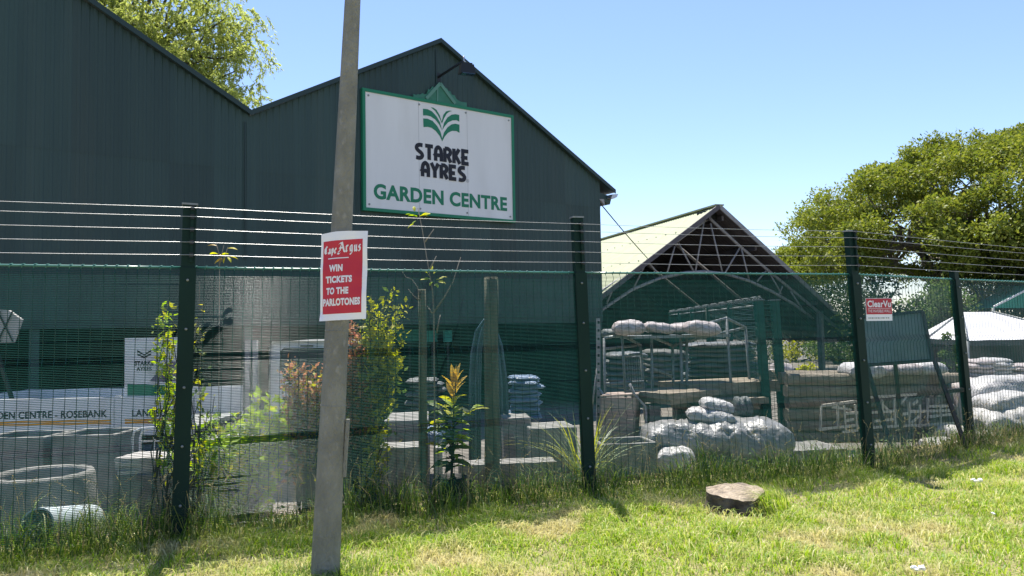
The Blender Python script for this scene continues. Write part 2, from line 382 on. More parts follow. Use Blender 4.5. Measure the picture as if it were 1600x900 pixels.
def build_warehouse():
    wd, pitch, dp = .762, .127, .010
    s = sE1 + .05
    while s < sC-.01:
        e = min(s+wd, sC); cols = []; x = s
        while x < e-1e-6:
            for q, o in ((0,0), (.45,0), (.58,1), (.87,1)):
                if x+q*pitch < e: cols.append((x+q*pitch, o*dp))
            x += pitch
        cols.append((e, 0)); cols[0] = (cols[0][0]-.02, .004)
        # break points at ridge or valley
        vs, f = [], []
        ZL = 4.62; n = len(cols)
        for za, zb_, ex in ((ZLINT, ZL+.03, 0), (ZL, 99, .007)):
            vs = []
            for (c, o) in cols:
                vs.append(fpt(c, za, o+ex)); vs.append(fpt(c, min(zb_, zroof(c)-.02), o+ex))
            f = [(2*i, 2*i+2, 2*i+3, 2*i+1) for i in range(n-1)]
            MB().add(vs, f).build('cladding_sheet', CLAD, bld)
        s = e
    # roof slopes, each one slab
    for (a, za), (b, zb) in zip(ROOFL, ROOFL[1:]):
        P = []
        for dz in (0, .06):
            P += [fpt(a, za+dz, .1), fpt(b, zb+dz, .1), fpt(b, zb+dz, -BD), fpt(a, za+dz, -BD)]
        MB().hexa(P).build('roof_slope', CLAD, bld)
        MB().hexa([fpt(a,za-.025,.105),fpt(b,zb-.025,.105),fpt(b,zb-.025,.13),fpt(a,za-.025,.13),
                   fpt(a,za+.075,.105),fpt(b,zb+.075,.105),fpt(b,zb+.075,.13),fpt(a,za+.075,.13)]).build('barge_flashing', DKGREEN, bld)
    # flashing down the gable joint lines
    for px, y0, y1 in ((681,78,130), (383,190,405)):
        MB().bar(fac(px,y0,.022), fac(px+1,y1,.022), .03, .012, FN).build('joint_strip', DKGREEN, bld)
    # rear and side walls, lintel, columns
    zb = -.8
    MB().hexa([fpt(sC-.1,zb,-.05), fpt(sC,zb,-.05), fpt(sC,zb,-BD), fpt(sC-.1,zb,-BD),
               fpt(sC-.1,ER.z-.15,-.05), fpt(sC,ER.z-.15,-.05), fpt(sC,ER.z-.15,-BD), fpt(sC-.1,ER.z-.15,-BD)]).build('side_wall', CLAD, bld)
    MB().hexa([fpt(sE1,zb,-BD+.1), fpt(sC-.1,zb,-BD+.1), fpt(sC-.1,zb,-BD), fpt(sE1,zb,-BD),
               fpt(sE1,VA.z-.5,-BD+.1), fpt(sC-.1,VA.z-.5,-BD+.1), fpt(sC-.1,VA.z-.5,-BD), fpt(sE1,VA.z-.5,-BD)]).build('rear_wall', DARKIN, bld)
    MB().hexa([fpt(sE1,zb,-.05), fpt(sE1+.1,zb,-.05), fpt(sE1+.1,zb,-BD), fpt(sE1,zb,-BD),
               fpt(sE1,zE1-.1,-.05), fpt(sE1+.1,zE1-.1,-.05), fpt(sE1+.1,zE1-.1,-BD), fpt(sE1,zE1-.1,-BD)]).build('side_wall', CLAD, bld)
    MB().bar(fpt(sE1,ZLINT-.06,-.06), fpt(sC,ZLINT-.06,-.06), .1, .16).build('lintel', DKGREEN, bld)
    for s in (sVA, sA2-1.2, sC-.12, sVA-3.4):
        MB().bar(fpt(s,zb,-.14), fpt(s,ZLINT-.14,-.14), .14, .14, FD).build('column', CLAD, bld)
    # eave overhang: boxed soffit and gutter end
    a, b, c = fac(938,303,.0), fac(955,311,.0), fac(949,322,.0)
    MB().prism([fpt(sC+.003,ER.z-.02+.0,.0), fpt(sER-.03,ER.z-.1,.0), fpt(sER-.1,ER.z-.3,.0), fpt(sC+.003,ER.z-.02-.16,.0)], FN*-.4).build('soffit', CLAD, bld)
    MB().prism([fac(936,311,.02), fac(941,315,.02), fac(945,321,.02), fac(944,311,.02)], FN*-.3).build('soffit_board', TRUSS, bld)
    g = MB(); P = [(957.5,303.5),(966,303),(964,308),(960,310),(955,309)]
    g.prism([fac(x,y,.16) for x, y in P], FN*-3); g.build('gutter', GALV, bld)
build_warehouse()

# sign on the gable
SO = .09
def sgn(px, py, k=0): return fac(px, py, SO+.004+k)
tl, tr, br, bl = fac(570,143,SO), fac(799,184,SO), fac(801,343,SO), fac(572,325,SO)
s0, s1 = (fs_(tl)+fs_(bl))/2, (fs_(tr)+fs_(br))/2; z1, z0 = (tl.z+tr.z)/2, (bl.z+br.z)/2
sg = thing('garden_centre_sign', 'large white sign with green border and leaf emblem on the warehouse gable', 'sign', fpt((s0+s1)/2, z0))
def build_sign():
    def bx(a, b, za, zb, o0, o1):
        return [fpt(a,za,o0), fpt(b,za,o0), fpt(b,za,o1), fpt(a,za,o1), fpt(a,zb,o0), fpt(b,zb,o0), fpt(b,zb,o1), fpt(a,zb,o1)]
    MB().hexa(bx(s0, s1, z0, z1, .03, SO)).build('sign_panel', SIGNW, sg)
    f = MB(); w = .065
    f.hexa(bx(s0-w, s1+w, z1, z1+w, .02, SO+.02)); f.hexa(bx(s0-w, s1+w, z0-w, z0, .02, SO+.02))
    f.hexa(bx(s0-w, s0, z0, z1, .02, SO+.018)); f.hexa(bx(s1, s1+w, z0, z1, .02, SO+.018))
    f.build('sign_border', SIGNG, sg)
    for u in (.02,.34,.66,.98):
        for v in (.03,.97):
            q = fpt(lerp(s0,s1,u), lerp(z0,z1,v), SO); MB().tube([q, q+FN*.012], .022, 8, 0, True, False).build('bolt', GALVD, sg)
    for u in (.335,.668):
        a = fpt(lerp(s0,s1,u), z0+.01, SO+.0015); MB().add([a, a+FD*.006, a+FD*.006+V(0,0,z1-z0-.02), a+V(0,0,z1-z0-.02)], [(0,1,2,3)]).build('panel_joint', GREYTXT, sg)
    # leaf emblem
    def zm(L): return [sgn(620+x/6.43, 150+y/6.43) for x, y in L]
    shapes = [
     [(263,128),(310,132),(355,155),(400,205),(435,265),(455,348),(425,285),(385,235),(340,205),(300,195),(264,195)],
     [(265,225),(310,228),(360,250),(405,300),(440,360),(456,425),(456,455),(430,400),(390,350),(350,320),(310,310),(268,313)],
     [(340,112),(370,118),(400,140),(430,190),(450,255),(449,278),(440,245),(415,195),(385,150),(360,128)],
     [(555,150),(525,146),(495,155),(468,190),(452,255),(455,275),(475,225),(500,180),(525,160)],
     [(628,190),(590,182),(550,188),(510,215),(475,270),(456,345),(480,305),(515,265),(560,245),(600,243),(628,258)],
     [(630,288),(590,278),(550,285),(510,315),(475,365),(457,425),(457,455),(480,410),(515,370),(555,350),(600,352),(630,370)]]
    e = MB()
    for L in shapes:
        P = zm(L); e.add(P, [tuple(range(len(P)))])
    e.build('leaf_emblem', SIGNG, sg)
    # STARKE AYRES: own letter drawing on a 0..1 grid
    def Cv(*p): return catmull(p)
    A_ = [[(.13,0),(.13,.5)]+Cv((.13,.56),(.2,.8),(.43,.94),(.66,.8),(.73,.56))+[(.73,0)], [(-.04,.5),(.1,.4),(.73,.4)]]
    Rr = [[(.13,0),(.13,.94)], [(.13,.93),(.4,.93)]+Cv((.46,.93),(.68,.82),(.7,.62),(.5,.45))+[(.13,.44)], [(.42,.46),(.76,0)]]
    E_ = [[(.74,.93),(.13,.93),(.13,.07),(.76,.07)], [(-.03,.55),(.13,.47),(.62,.47)]]
    S_ = [Cv((.74,.92),(.45,.93),(.2,.86),(.12,.7),(.26,.56),(.56,.42),(.7,.26),(.58,.1),(.34,.05),(.06,.08))]
    T_ = [[(.02,.93),(.84,.93)], [(.43,.93),(.43,0)]]
    K_ = [[(.13,0),(.13,1)], [(.2,.45),(.7,1)], [(.3,.55),(.76,0)]]
    Y_ = [[(.06,1),(.43,.48),(.8,1)], [(.43,.52),(.43,0)]]
    t = MB(); cnt = [0]
    def word(glyphs, pl, pr, ptl):
        a = sgn(*pl); b = sgn(*pr); top = sgn(*ptl); h = top.z-a.z; zc = (a.z+b.z)/2
        sa, sb = fs_(a), fs_(b); n = len(glyphs); cw = (sb-sa)/n
        for i, g in enumerate(glyphs):
            for st in g:
                cnt[0] += 1
                stroke(t, [(sa+cw*(i+.02+x*1.02), zc+h*y) for x, y in st], .088, lambda s, z, k: fpt(s, z, SO+.004+k), cnt[0]*.0004)
    word([S_,T_,A_,Rr,K_,E_], (649,248), (735,257.5), (649,224.5)); word([A_,Y_,Rr,E_,S_], (658,276), (729.5,283), (658,253))
    t.build('brand_lettering', SIGNK, sg)
    g = MB(); a, b = sgn(584,312), sgn(792.5,329); top = sgn(584,287.5); sa, sb = fs_(a), fs_(b); zz = (a.z+b.z)/2; h = top.z-a.z
    put_text(g, 'GARDEN CENTRE', lambda u, v: fpt(sa+(sb-sa)*u, zz+h*v, SO+.004), .04)
    g.build('centre_lettering', SIGNG, sg); g = MB(); q = sgn(730.5,282.5); put_text(g, 'R', lambda u, v: q+FD*(u*.03-.015)+V(0,0,v*.035-.018), 0, 0)
    ring = [(math.cos(i*math.pi/8)*.036, math.sin(i*math.pi/8)*.036) for i in range(17)]
    stroke(g, ring, .008, lambda x, y, k: q+FD*x+V(0,0,y), 0, 0)
    g.build('registered_mark', GREYTXT, sg)
build_sign()
def build_cutout():
    t = thing('leaf_fringe_cutout', 'green cut-out of a small gable with leafy fringe above the white sign', 'sign', fac(690,155,.05))
    def z6(L, o): return [fac(640+x/7.5, 60+y/7.5, o) for x, y in L]
    out = [(45,740),(45,650),(75,662),(100,652),(125,660),(150,640),(175,655),(205,645),(222,592),(240,605),(270,560),(290,580),(312,580),
           (360,515),(410,580),(440,585),(455,615),(480,620),(492,655),(530,668),(545,705),(575,728),(600,742),(670,752),(670,830),(360,800)]
    MB().prism(z6(out, .06), FN*-.03).build('fringe_board', CUTG, t)
    for a, b in (((195,705),(360,528)), ((360,528),(535,765))):
        P = z6([a, b], .075); MB().bar(P[0], P[1], .02, .07, V(0,0,1)).build('gable_batten', CUTP, t)
    P = z6([(328,580),(328,745)], .07); MB().bar(P[0], P[1], .03, .012, FN).build('centre_batten', CUTP, t)
build_cutout()
def build_flood():
    b = fac(684,121); t = thing('floodlight', 'black floodlight on a long wall bracket near the gable peak', 'floodlight', b)
    e = b + FN*.85 + V(.12,.05,.14)
    MB().bar(b, e, .035, .04).build('bracket_arm', BLACK, t)
    MB().box(b+FN*.01, (.12,.02,.2), math.atan2(FD.y, FD.x)).build('wall_plate', BLACK, t)
    h = MB(); c = e + V(.06,-.02,-.2); r = math.atan2(FD.y, FD.x)-.25
    h.box(c, (.34,.2,.2), r, 0, .8); h.box(c+V(0,0,.115), (.22,.12,.04), r); hb = h.build('lamp_housing', BLACK, t)
    MB().box(c+V(.02,-.02,-.108), (.28,.15,.012), r).build('lens', GLASS, hb)
    MB().tube([e+V(0,0,.1), e, c+V(0,0,.12)], .018, 6).build('swivel', GALV, t)
build_flood()
cb = MB(); a = fac(938,318,.0); b = at(1012,404,26); cb.tube([lerp(a,b,i/8)-V(0,0,.25*math.sin(math.pi*i/8)*.1) for i in range(9)], .016, 5)
tag(cb.build('overhead_cable', BLACK), 'thin dark cable running from the warehouse eave down to the shed roof', 'cable')

# ------------------------------------------------------------------ open shed
SP0 = at(1112,325,28.0); SD = V(1,.609,0).normalized(); SN = V(SD.y,-SD.x,0); RD = V(-.304,1,0).normalized()
SPL = V(SP0.x, SP0.y, 0)
def sh(px, py, off=0): return onplane(px, py, SPL+SN*off, SN)
er = sh(1335,527); hw = (er-SP0).dot(SD); drop = SP0.z-er.z; SLEN = 12.5
shed = thing('open_shed', 'open sided shed with cream pitched roof and grey arched steel truss', 'shed', V(SPL.x, SPL.y, -.6))
def roofpt(side, t, l, dz=0): return SP0 + SD*side*hw*t + RD*l + V(0,0,-drop*t+dz)
def build_shed():
    for side in (-1, 1):
        l = -.5
        while l < SLEN:
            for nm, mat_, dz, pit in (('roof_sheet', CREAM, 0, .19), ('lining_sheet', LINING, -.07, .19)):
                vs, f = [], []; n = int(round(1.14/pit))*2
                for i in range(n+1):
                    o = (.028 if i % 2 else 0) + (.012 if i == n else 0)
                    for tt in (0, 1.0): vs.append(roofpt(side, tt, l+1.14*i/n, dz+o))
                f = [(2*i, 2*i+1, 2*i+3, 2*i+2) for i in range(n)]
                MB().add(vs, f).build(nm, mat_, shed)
            l += 1.15
        MB().bar(roofpt(side,0,-.52,-.02), roofpt(side,1.0,-.52,-.02), .05, .16).build('barge_board', LINING if side < 0 else TRUSS, shed)
        for tt in (.04,.25,.46,.67,.88):
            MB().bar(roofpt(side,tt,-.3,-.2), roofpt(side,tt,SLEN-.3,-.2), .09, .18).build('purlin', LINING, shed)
        MB().bar(roofpt(side,1.0,-.5,-.1), roofpt(side,1.0,SLEN,-.1), .16, .12).build('gutter', GALVD, shed)
    MB().bar(SP0+RD*-.55+V(0,0,.03), SP0+RD*SLEN+V(0,0,.03), .35, .05).build('ridge_cap', CREAM, shed)
    # screw heads in rows
    sc = MB()
    for tt in (.2,.42,.62,.82):
        for i in range(16):
            sc.box(roofpt(-1, tt, .3+i*.75, .045), (.05,.05,.02))
    sc.build('roof_screws', GALVD, shed)
    # arched truss: drawn in the gable plane
    def z1_(x, y, o=0): return sh(900+x/4, 300+y/4, o)
    ch = MB()
    ch.tube([z1_(825,165), z1_(640,300), z1_(430,440), z1_(160,620), z1_(-250,890)], .06, 6)
    ch.build('rafter', TRUSS, shed)
    MB().tube([z1_(835,165), z1_(1030,345), z1_(1200,490), z1_(1480,720), z1_(1700,905)], .06, 6).build('rafter', TRUSS, shed)
    MB().tube([z1_(-80,960), z1_(170,730), z1_(350,610), z1_(520,540), z1_(680,505), z1_(800,498), z1_(930,510), z1_(1080,555), z1_(1220,620), z1_(1360,700), z1_(1480,790)], .06, 6).build('arched_chord', TRUSS, shed)
    for (a, b, c, d) in ((798,190,745,500),(840,195,915,508),(640,318,735,498),(622,318,565,520),(450,440,522,520),(432,450,360,600),
                         (1022,350,930,508),(1032,350,1080,545),(1190,490,1130,560),(1205,500,1285,640),(1290,590,1270,640),(250,560,190,700),(1340,620,1420,740)):
        MB().tube([z1_(a,b), z1_(c,d)], .036, 5).build('web_strut', TRUSS, shed)
    MB().bar(sh(1112,332)+V(0,0,-.1), sh(1112,332)-SN*.5+V(0,0,-.1), .5, .3).build('apex_plate', BLACK, shed)
    for tt, l in ((.73,0), (.73,4), (.73,8), (-.73,0), (-.73,4), (-.73,8), (.73,12)):
        p = SP0 + SD*hw*tt + RD*l; z = SP0.z - drop*abs(tt) - .25
        MB().bar(V(p.x,p.y,-.9), V(p.x,p.y,z), .22, .16, SD).build('column', GALVD, shed)
    for l in (4, 8):
        for sd in (-1, 1):
            MB().tube([roofpt(sd,.02,l,-.35), roofpt(sd,.97,l,-.35)], .07, 5).build('rafter', TRUSS, shed)
    q0 = SP0 - SD*hw*.97; q1 = q0 + RD*SLEN; zt_ = SP0.z-drop*.97-.1
    MB().hexa([V(q0.x,q0.y,-1),V(q0.x+.08,q0.y,-1),V(q1.x+.08,q1.y,-1),V(q1.x,q1.y,-1),V(q0.x,q0.y,zt_),V(q0.x+.08,q0.y,zt_),V(q1.x+.08,q1.y,zt_),V(q1.x,q1.y,zt_)]).build('side_wall', SHEDD, shed)  # added dark wall, hides the bright ground left of the shed
    # rear gable closed with a dark wall to cover bright ground beyond
    P = [SP0+RD*SLEN-SD*hw*.98-V(0,0,drop*.98), SP0+RD*SLEN-V(0,0,.1), SP0+RD*SLEN+SD*hw*.98-V(0,0,drop*.98)]
    Q = [V(P[0].x,P[0].y,-1), P[0], P[1], P[2], V(P[2].x,P[2].y,.9), V(P[2].x-.2,P[2].y-.12,.85), V(P[2].x-.2,P[2].y-.12,-1)]
    MB().prism(Q, RD*.1).build('rear_wall', SHEDD, shed)
build_shed()

# ------------------------------------------------------------------ security fence
def post_at(i, h): b, d, H = POSTS[i]; return b + d*h
def bend(h):
    o = 0
    for c in (2.03, 1.36, .70, .08):
        o += max(0, 1-abs(h-c)/.045)*.028
    return o
fence = thing('security_fence', 'dark green welded mesh security fence with wires strung above it', 'fence', POSTS[1][0].copy())
MH = 2.08
def panel_mesh(i, j, name, parent, step=.0127, vstep=.0762, h0=.03, r=.00155, nseg=6, mat_=FENCE):
    a0, b0 = post_at(i, 0), post_at(j, 0); L = (b0-a0).length; dr = (b0-a0).normalized(); nn = V(dr.y, -dr.x, 0)
    e0, e1 = .05/L, 1-.05/L
    def pt(a, h, o=0): return lerp(post_at(i, h), post_at(j, h), e0+(e1-e0)*a) + nn*(bend(h)+o)
    V_, F_, C_ = [], [], []
    hs = np.arange(h0, MH, step); k = 0
    up = V(0,0,1)
    def prism(p, q, su, sv):
        nonlocal k
        V_.extend([p-su-sv, p+su-sv, p+su+sv, p-su+sv, q-su-sv, q+su-sv, q+su+sv, q-su+sv])
        F_.extend([k,k+1,k+5,k+4, k+1,k+2,k+6,k+5, k+2,k+3,k+7,k+6, k+3,k,k+4,k+7]); C_.extend([4]*4); k += 8
    d1 = (nn+up).normalized()*r; d2 = (nn-up).normalized()*r
    nseg = max(6, int(L/.15))
    for h in hs:
        wob = np.cumsum(RNG.normal(size=nseg+1))*.00012; tw = RNG.normal()*.0022; bl = RNG.normal(size=nseg+1)*.00016
        off = wob-np.linspace(wob[0], wob[-1], nseg+1)+bl+tw*(np.linspace(0,1,nseg+1)-.5)
        for q in range(nseg):
            prism(pt(q/nseg, h, off[q]), pt((q+1)/nseg, h, off[q+1]), d1, d2)
    hk = [h0]
    for c in (.08, .70, 1.36, 2.03): hk += [c-.045, c, c+.045]
    hk = sorted(h for h in hk if h0 <= h <= MH) + [MH]
    n = int(L/vstep)
    e1_ = (nn+dr).normalized()*r; e2_ = (nn-dr).normalized()*r
    for q in range(n+1):
        for u, w in zip(hk, hk[1:]):
            prism(pt(q/n, u, r*2), pt(q/n, w, r*2), e1_, e2_)
    o = fast_mesh(name, np.array([tuple(v) for v in V_]), np.array(F_), np.array(C_), mat_, parent)
    o['kind'] = 'stuff'; o.data.polygons.foreach_set('use_smooth', [True]*len(o.data.polygons))
    # doubled top rail with its bent-over wire ends
    t = MB(); t.tube([pt(x/8, MH+.002) for x in range(9)], .0095, 6)
    for q in range(n+1):
        p = pt(q/n, MH); t.tube([p+V(0,0,-.02)+nn*.008, p+V(0,0,.012)+nn*.012+dr*.006, p+dr*.02+V(0,0,.016)-nn*.008], .0042, 4)
    t.build('top_rail', RAIL, parent)
    return o
for i in range(5): panel_mesh(i, i+1, 'mesh_panel', fence)
def build_posts():
    for i, (b, d, H) in enumerate(POSTS):
        j = i+1 if i < 5 else i; a = POSTS[max(0, i-1)][0]; c = POSTS[j][0]; dr = (c-a).normalized(); nn = V(dr.y,-dr.x,0)
        top = b + d*H; bot = b - d*.15
        p = MB().bar(bot, top, .1, .07, nn).build('post', FPOST, fence)
        MB().bar(b+nn*.042-d*.02, b+d*MH+nn*.042, .118, .012, nn).build('clamp_bar', FPOST, p)
        bo = MB()
        for h in (.25,.7,1.15,1.6,1.98): bo.tube([b+d*h+nn*.046, b+d*h+nn*.06], .011, 6)
        bo.build('bolts', GALVD, p)
        MB().bar(top, top+d*.014, .118, .085, nn).build('post_cap', FPOST if i == 4 else GALVD, p)
        if i != 4:
            st = MB().bar(b+d*2.12+nn*.05+dr*.02, b+d*2.56+nn*.05+dr*.02, .022, .02, nn).build('wire_bracket', FPOST, p)
            for h in (2.175,2.275,2.375,2.475,2.545):
                q = b+d*h+nn*.06+dr*.02; MB().box(q, (.028,.028,.034), math.atan2(dr.y,dr.x)).build('insulator', BLACK, p)
    order = [0,1,2,3,5]
    for h in (2.175,2.275,2.375,2.475,2.545):
        pts = []
        for u, w in zip(order, order[1:]):
            A = post_at(u, h); B = post_at(w, h); dr = (B-A).normalized(); nn = V(dr.y,-dr.x,0)
            for q in range(8):
                pts.append(lerp(A, B, q/8) + nn*.075 - V(0,0,.012*math.sin(math.pi*q/8)))
        pts.append(post_at(5,h)+V(.04,-.06,0))
        MB().tube(pts, .0022, 5).build('strand_wire', GALV, fence)
build_posts()
def build_clearvu():
    Y = 8.34; P = [at(1352.5,466,Y), at(1393,465.5,Y+.12), at(1394.5,501,Y+.12), at(1354,501.5,Y)]
    ux = P[2]-P[3]; uy = P[0]-P[3]; n = ux.cross(uy).normalized(); n = -n if n.y > 0 else n
    t = thing('fence_sign', 'small red and white sign fixed to the mesh fence by the third post', 'sign', P[3])
    def f(u, v, k=0): return P[3] + ux*u + uy*v + n*k
    MB().prism([f(0,0), f(1,0), f(1,1), f(0,1)], n*-.006).build('sign_plate', PAPER, t)
    MB().add([f(.01,.29,.002), f(.99,.29,.002), f(.99,.985,.002), f(.01,.985,.002)], [(0,1,2,3)]).build('red_field', SIGNRED, t)
    m = MB(); put_text(m, 'ClearVu', lambda a, b: f(.05+.9*a, .6+.3*b, .004), .03); put_text(m, 'THE INVISIBLE WALL', lambda a, b: f(.06+.88*a, .37+.13*b, .004), 0)
    m.add([f(.06,.545,.004), f(.94,.545,.004), f(.94,.56,.004), f(.06,.56,.004)], [(0,1,2,3)])
    m.build('lettering', TEXTW, t)
    s = MB(); x = .07
    for w in (.05,.04,.09,.03,.06,.1,.05,.12,.06,.08):
        s.add([f(x,.1,.004), f(x+w*.8,.1,.004), f(x+w*.8,.15,.004), f(x,.15,.004)], [(0,1,2,3)]); x += w+.015
    s.build('small_print', GREYTXT, t)
build_clearvu()

# ------------------------------------------------------------------ utility pole and poster
PB, PT = at(508,897,4.9), at(551,0,4.9); pdir = (PT-PB); plen = pdir.length; pdir = pdir/plen
def paxis(l): return PB + pdir*l
def prad(l): return .0905 + (.051-.0905)*l/plen
def build_pole():
    t = thing('utility_pole', 'leaning grey concrete pole with a poster tied to it', 'pole', V(PB.x, PB.y, 0))
    ls = [-.25 + .25*i for i in range(24)]
    MB().tube([paxis(l) for l in ls], [prad(l) for l in ls], 18).build('shaft', POLE, t)
    for l in (1.52, 1.05):
        MB().tube([paxis(l-.004), paxis(l+.004)], [prad(l)+.0015]*2, 18).build('casting_ridge', POLE, t)
    a = onplane(541,655,paxis(1.2),V(0,1,0)); b = onplane(537,745,paxis(.8),V(0,1,0))
    MB().bar(a+V(.012,0,0), b+V(.004,0,0), .02, .03, V(0,1,0)).build('side_batten', POLE, t)
build_pole()
def build_poster():
    Y = 4.9-.095
    C = {'tl': at(502,366.5,Y+.03), 'tr': at(574.5,360,Y+.03), 'br': at(571.5,498,Y+.02), 'bl': at(500,502,Y+.03)}
    t = thing('newspaper_poster', 'red newspaper poster with white border and white lettering on the concrete pole', 'poster', C['bl'])
    FX = .33
    def f(u, v, k=0):
        p = lerp(lerp(C['bl'], C['br'], u), lerp(C['tl'], C['tr'], u), v)
        o = -.028*min(u/FX, 1) if u < FX else -.028 + .034*((u-FX)/(1-FX))
        w = .004*math.sin(v*9+u*3) + .009*noise.noise(V(u*4, v*6, 3)) - .02*max(0, .12-u)*8*max(0, .1-v)*10 + .006*max(0, u-.9)*10*math.sin(v*14)
        q = p + V(0, o+w, 0) + V(0,0,.008*(1-abs(u-.4)*2)*(v > .98))
        return q + V(0, -k, 0)
    def sheet(u0, u1, v0, v1, k, nu=18, nv=20):
        us = sorted(set([u0+(u1-u0)*i/nu for i in range(nu+1)] + ([FX] if u0 < FX < u1 else []))); vs_ = [v0+(v1-v0)*i/nv for i in range(nv+1)]
        pts = [f(u, v, k) for v in vs_ for u in us]; n = len(us)
        return pts, [(j*n+i, j*n+i+1, (j+1)*n+i+1, (j+1)*n+i) for j in range(nv) for i in range(n-1)]
    p, q = sheet(0,1,0,1,0); MB().add(p, q, 0, False).build('paper', PAPER, t)
    p, q = sheet(.055,.9,.075,.91,.0015); MB().add(p, q, 0, False).build('red_print', RED, t)
    # lettering cut along the fold so it bends with the sheet
    def lay(build2d, name, mat_):
        mb = MB(); build2d(mb)
        bm = bmesh.new(); vv = [bm.verts.new((a, b, 0)) for a, b, *_ in mb.v]
        for fc in mb.f:
            try: bm.faces.new([vv[i] for i in fc])
            except ValueError: pass
        for x in [FX]+[i*.1 for i in range(1,10)]:
            bmesh.ops.bisect_plane(bm, geom=bm.verts[:]+bm.edges[:]+bm.faces[:], plane_co=(x,0,0), plane_no=(1,0,0))
        for y in [i*.07 for i in range(1,15)]:
            bmesh.ops.bisect_plane(bm, geom=bm.verts[:]+bm.edges[:]+bm.faces[:], plane_co=(0,y,0), plane_no=(0,1,0))
        bm.verts.index_update(); out = MB()
        out.add([f(v.co.x, v.co.y, .0035) for v in bm.verts], [[v.index for v in fc.verts] for fc in bm.faces]); bm.free()
        out.build(name, mat_, t)
    for row in (('WIN',.2,.49,.555,.635), ('TICKETS',.13,.69,.425,.505), ('TO THE',.14,.62,.295,.375), ('PARLOTONES',.065,.875,.165,.25)):
        def body(mb, r=row): put_text(mb, r[0], lambda a, b: (r[1]+(r[2]-r[1])*a, r[3]+(r[4]-r[3])*b), .055)
        lay(body, 'headline', TEXTW)
    # blackletter masthead drawn with a broad nib
    G = {'C': [[(.75,.85),(.5,1),(.2,.8),(.15,.3),(.4,.02),(.8,.15)], [(.45,.85),(.45,.15)]],
         'a': [[(.15,.55),(.4,.65),(.6,.5),(.6,.1),(.75,0)], [(.55,.38),(.15,.25),(.2,.02),(.55,.12)]],
         'p': [[(.1,.6),(.25,.68),(.25,-.3)], [(.25,.55),(.55,.66),(.7,.45),(.65,.1),(.4,0),(.25,.1)]],
         'e': [[(.2,.3),(.7,.45),(.5,.68),(.2,.5),(.2,.15),(.45,0),(.75,.12)]],
         'A': [[(.0,.05),(.25,.1),(.35,.6),(.55,1.05),(.8,.1),(1.0,0)], [(.15,.45),(.75,.45)], [(.1,.85),(.35,1.0),(.55,.9)], [(-.1,-.12),(.15,-.2),(.35,-.05)]],
         'r': [[(.1,.6),(.25,.66),(.25,.05),(.4,0)], [(.25,.52),(.5,.7),(.65,.58)]],
         'g': [[(.6,.62),(.3,.66),(.15,.4),(.25,.05),(.58,.1)], [(.6,.66),(.62,-.1),(.4,-.3),(.12,-.22)]],
         'u': [[(.1,.62),(.22,.66),(.22,.1),(.4,0),(.62,.12)], [(.62,.68),(.62,.1),(.78,0)]],
         's': [[(.65,.58),(.4,.68),(.2,.52),(.6,.28),(.5,.02),(.15,.08)]]}
    def mast(mb):
        nib = V(.014,.0085,0)
        def word(w, u0, adv, vb, h):
            u = u0
            for chh, ad in zip(w, adv):
                for st in G[chh]:
                    P = [(u+x*ad, vb+y*h) for x, y in st]
                    for (x0,y0), (x1,y1) in zip(P, P[1:]):
                        mb.add([(x0-nib.x,y0-nib.y,0),(x1-nib.x,y1-nib.y,0),(x1+nib.x,y1+nib.y,0),(x0+nib.x,y0+nib.y,0)], [(0,1,2,3)])
                u += ad
        word('Cape', .08, (.085,.07,.07,.06), .765, .085); word('Argus', .39, (.15,.085,.09,.09,.075), .775, .105)
        mb.add([(.17,.702,0),(.61,.702,0),(.61,.713,0),(.17,.713,0)], [(0,1,2,3)])
    lay(mast, 'masthead', TEXTW)
build_poster()

# ------------------------------------------------------------------ sacks
SK = {}
def sack_mesh(key, mat_, seed, nx=18, na=16, lump=.07):
    """unit sack: long axis x, lying on z=0, one metre each way before scaling"""
    if (key, seed) in SK: return SK[(key, seed)]
    vs, fs = [], []
    for i in range(nx+1):
        t = -1 + 2*i/nx; t = math.copysign(abs(t)**.8, t)
        hh = max(.1, (1-abs(t)**4.5)**.5); ww = 1-.1*abs(t)**5
        for j in range(na):
            a = 2*math.pi*j/na; c, s = math.cos(a), math.sin(a)
            y = math.copysign(abs(c)**.6, c)*ww*.5; z = math.copysign(abs(s)**.7, s)*hh*.5
            if z < 0: z *= .8
            p = V(t*.5, y, z); n1 = noise.noise(V(t*1.6+seed*7, c*1.3, s*1.3+seed)); n2 = noise.noise(V(t*4+seed*3, c*3.2, s*3.2)); n3 = noise.noise(V(t*9+seed, c*4, s*6)) + (.7*noise.noise(V(t*16+seed, c*9, s*9)) if nx > 20 else 0)
            k = 1 + lump*1.6*n1 + lump*.9*n2 + lump*.5*n3
            vs.append(V(p.x*(1+.04*n1), p.y*k, p.z*k + .4))
    for i in range(nx):
        for j in range(na):
            a = i*na+j; b = i*na+(j+1) % na; fs.append((a, a+na, b+na, b))
    fs.append(tuple(range(na))); fs.append(tuple(range((nx+1)*na-1, nx*na-1, -1)))
    me = bpy.data.meshes.new('sack'); me.from_pydata([tuple(v) for v in vs], [], fs); me.materials.append(mat_)
    me.polygons.foreach_set('use_smooth', [True]*len(fs)); me.update(); SK[(key, seed)] = me
    return me
NSACK = [0]
def sack(key, mat_, p, size, rz=0, label='', group=None, tilt=0, seed=None, name='sack', fine=False):
    NSACK[0] += 1; sd = seed if seed is not None else NSACK[0] % 6
    me = sack_mesh(key+('f' if fine else ''), mat_, sd, 44 if fine else 18, 32 if fine else 16, .1 if fine else .08)
    o = bpy.data.objects.new(name, me); COL.objects.link(o); o.location = p; o.scale = (size[0], size[1], size[2]/.9)
    o.rotation_euler = (0, tilt, rz); return tag(o, label, 'sack', group)
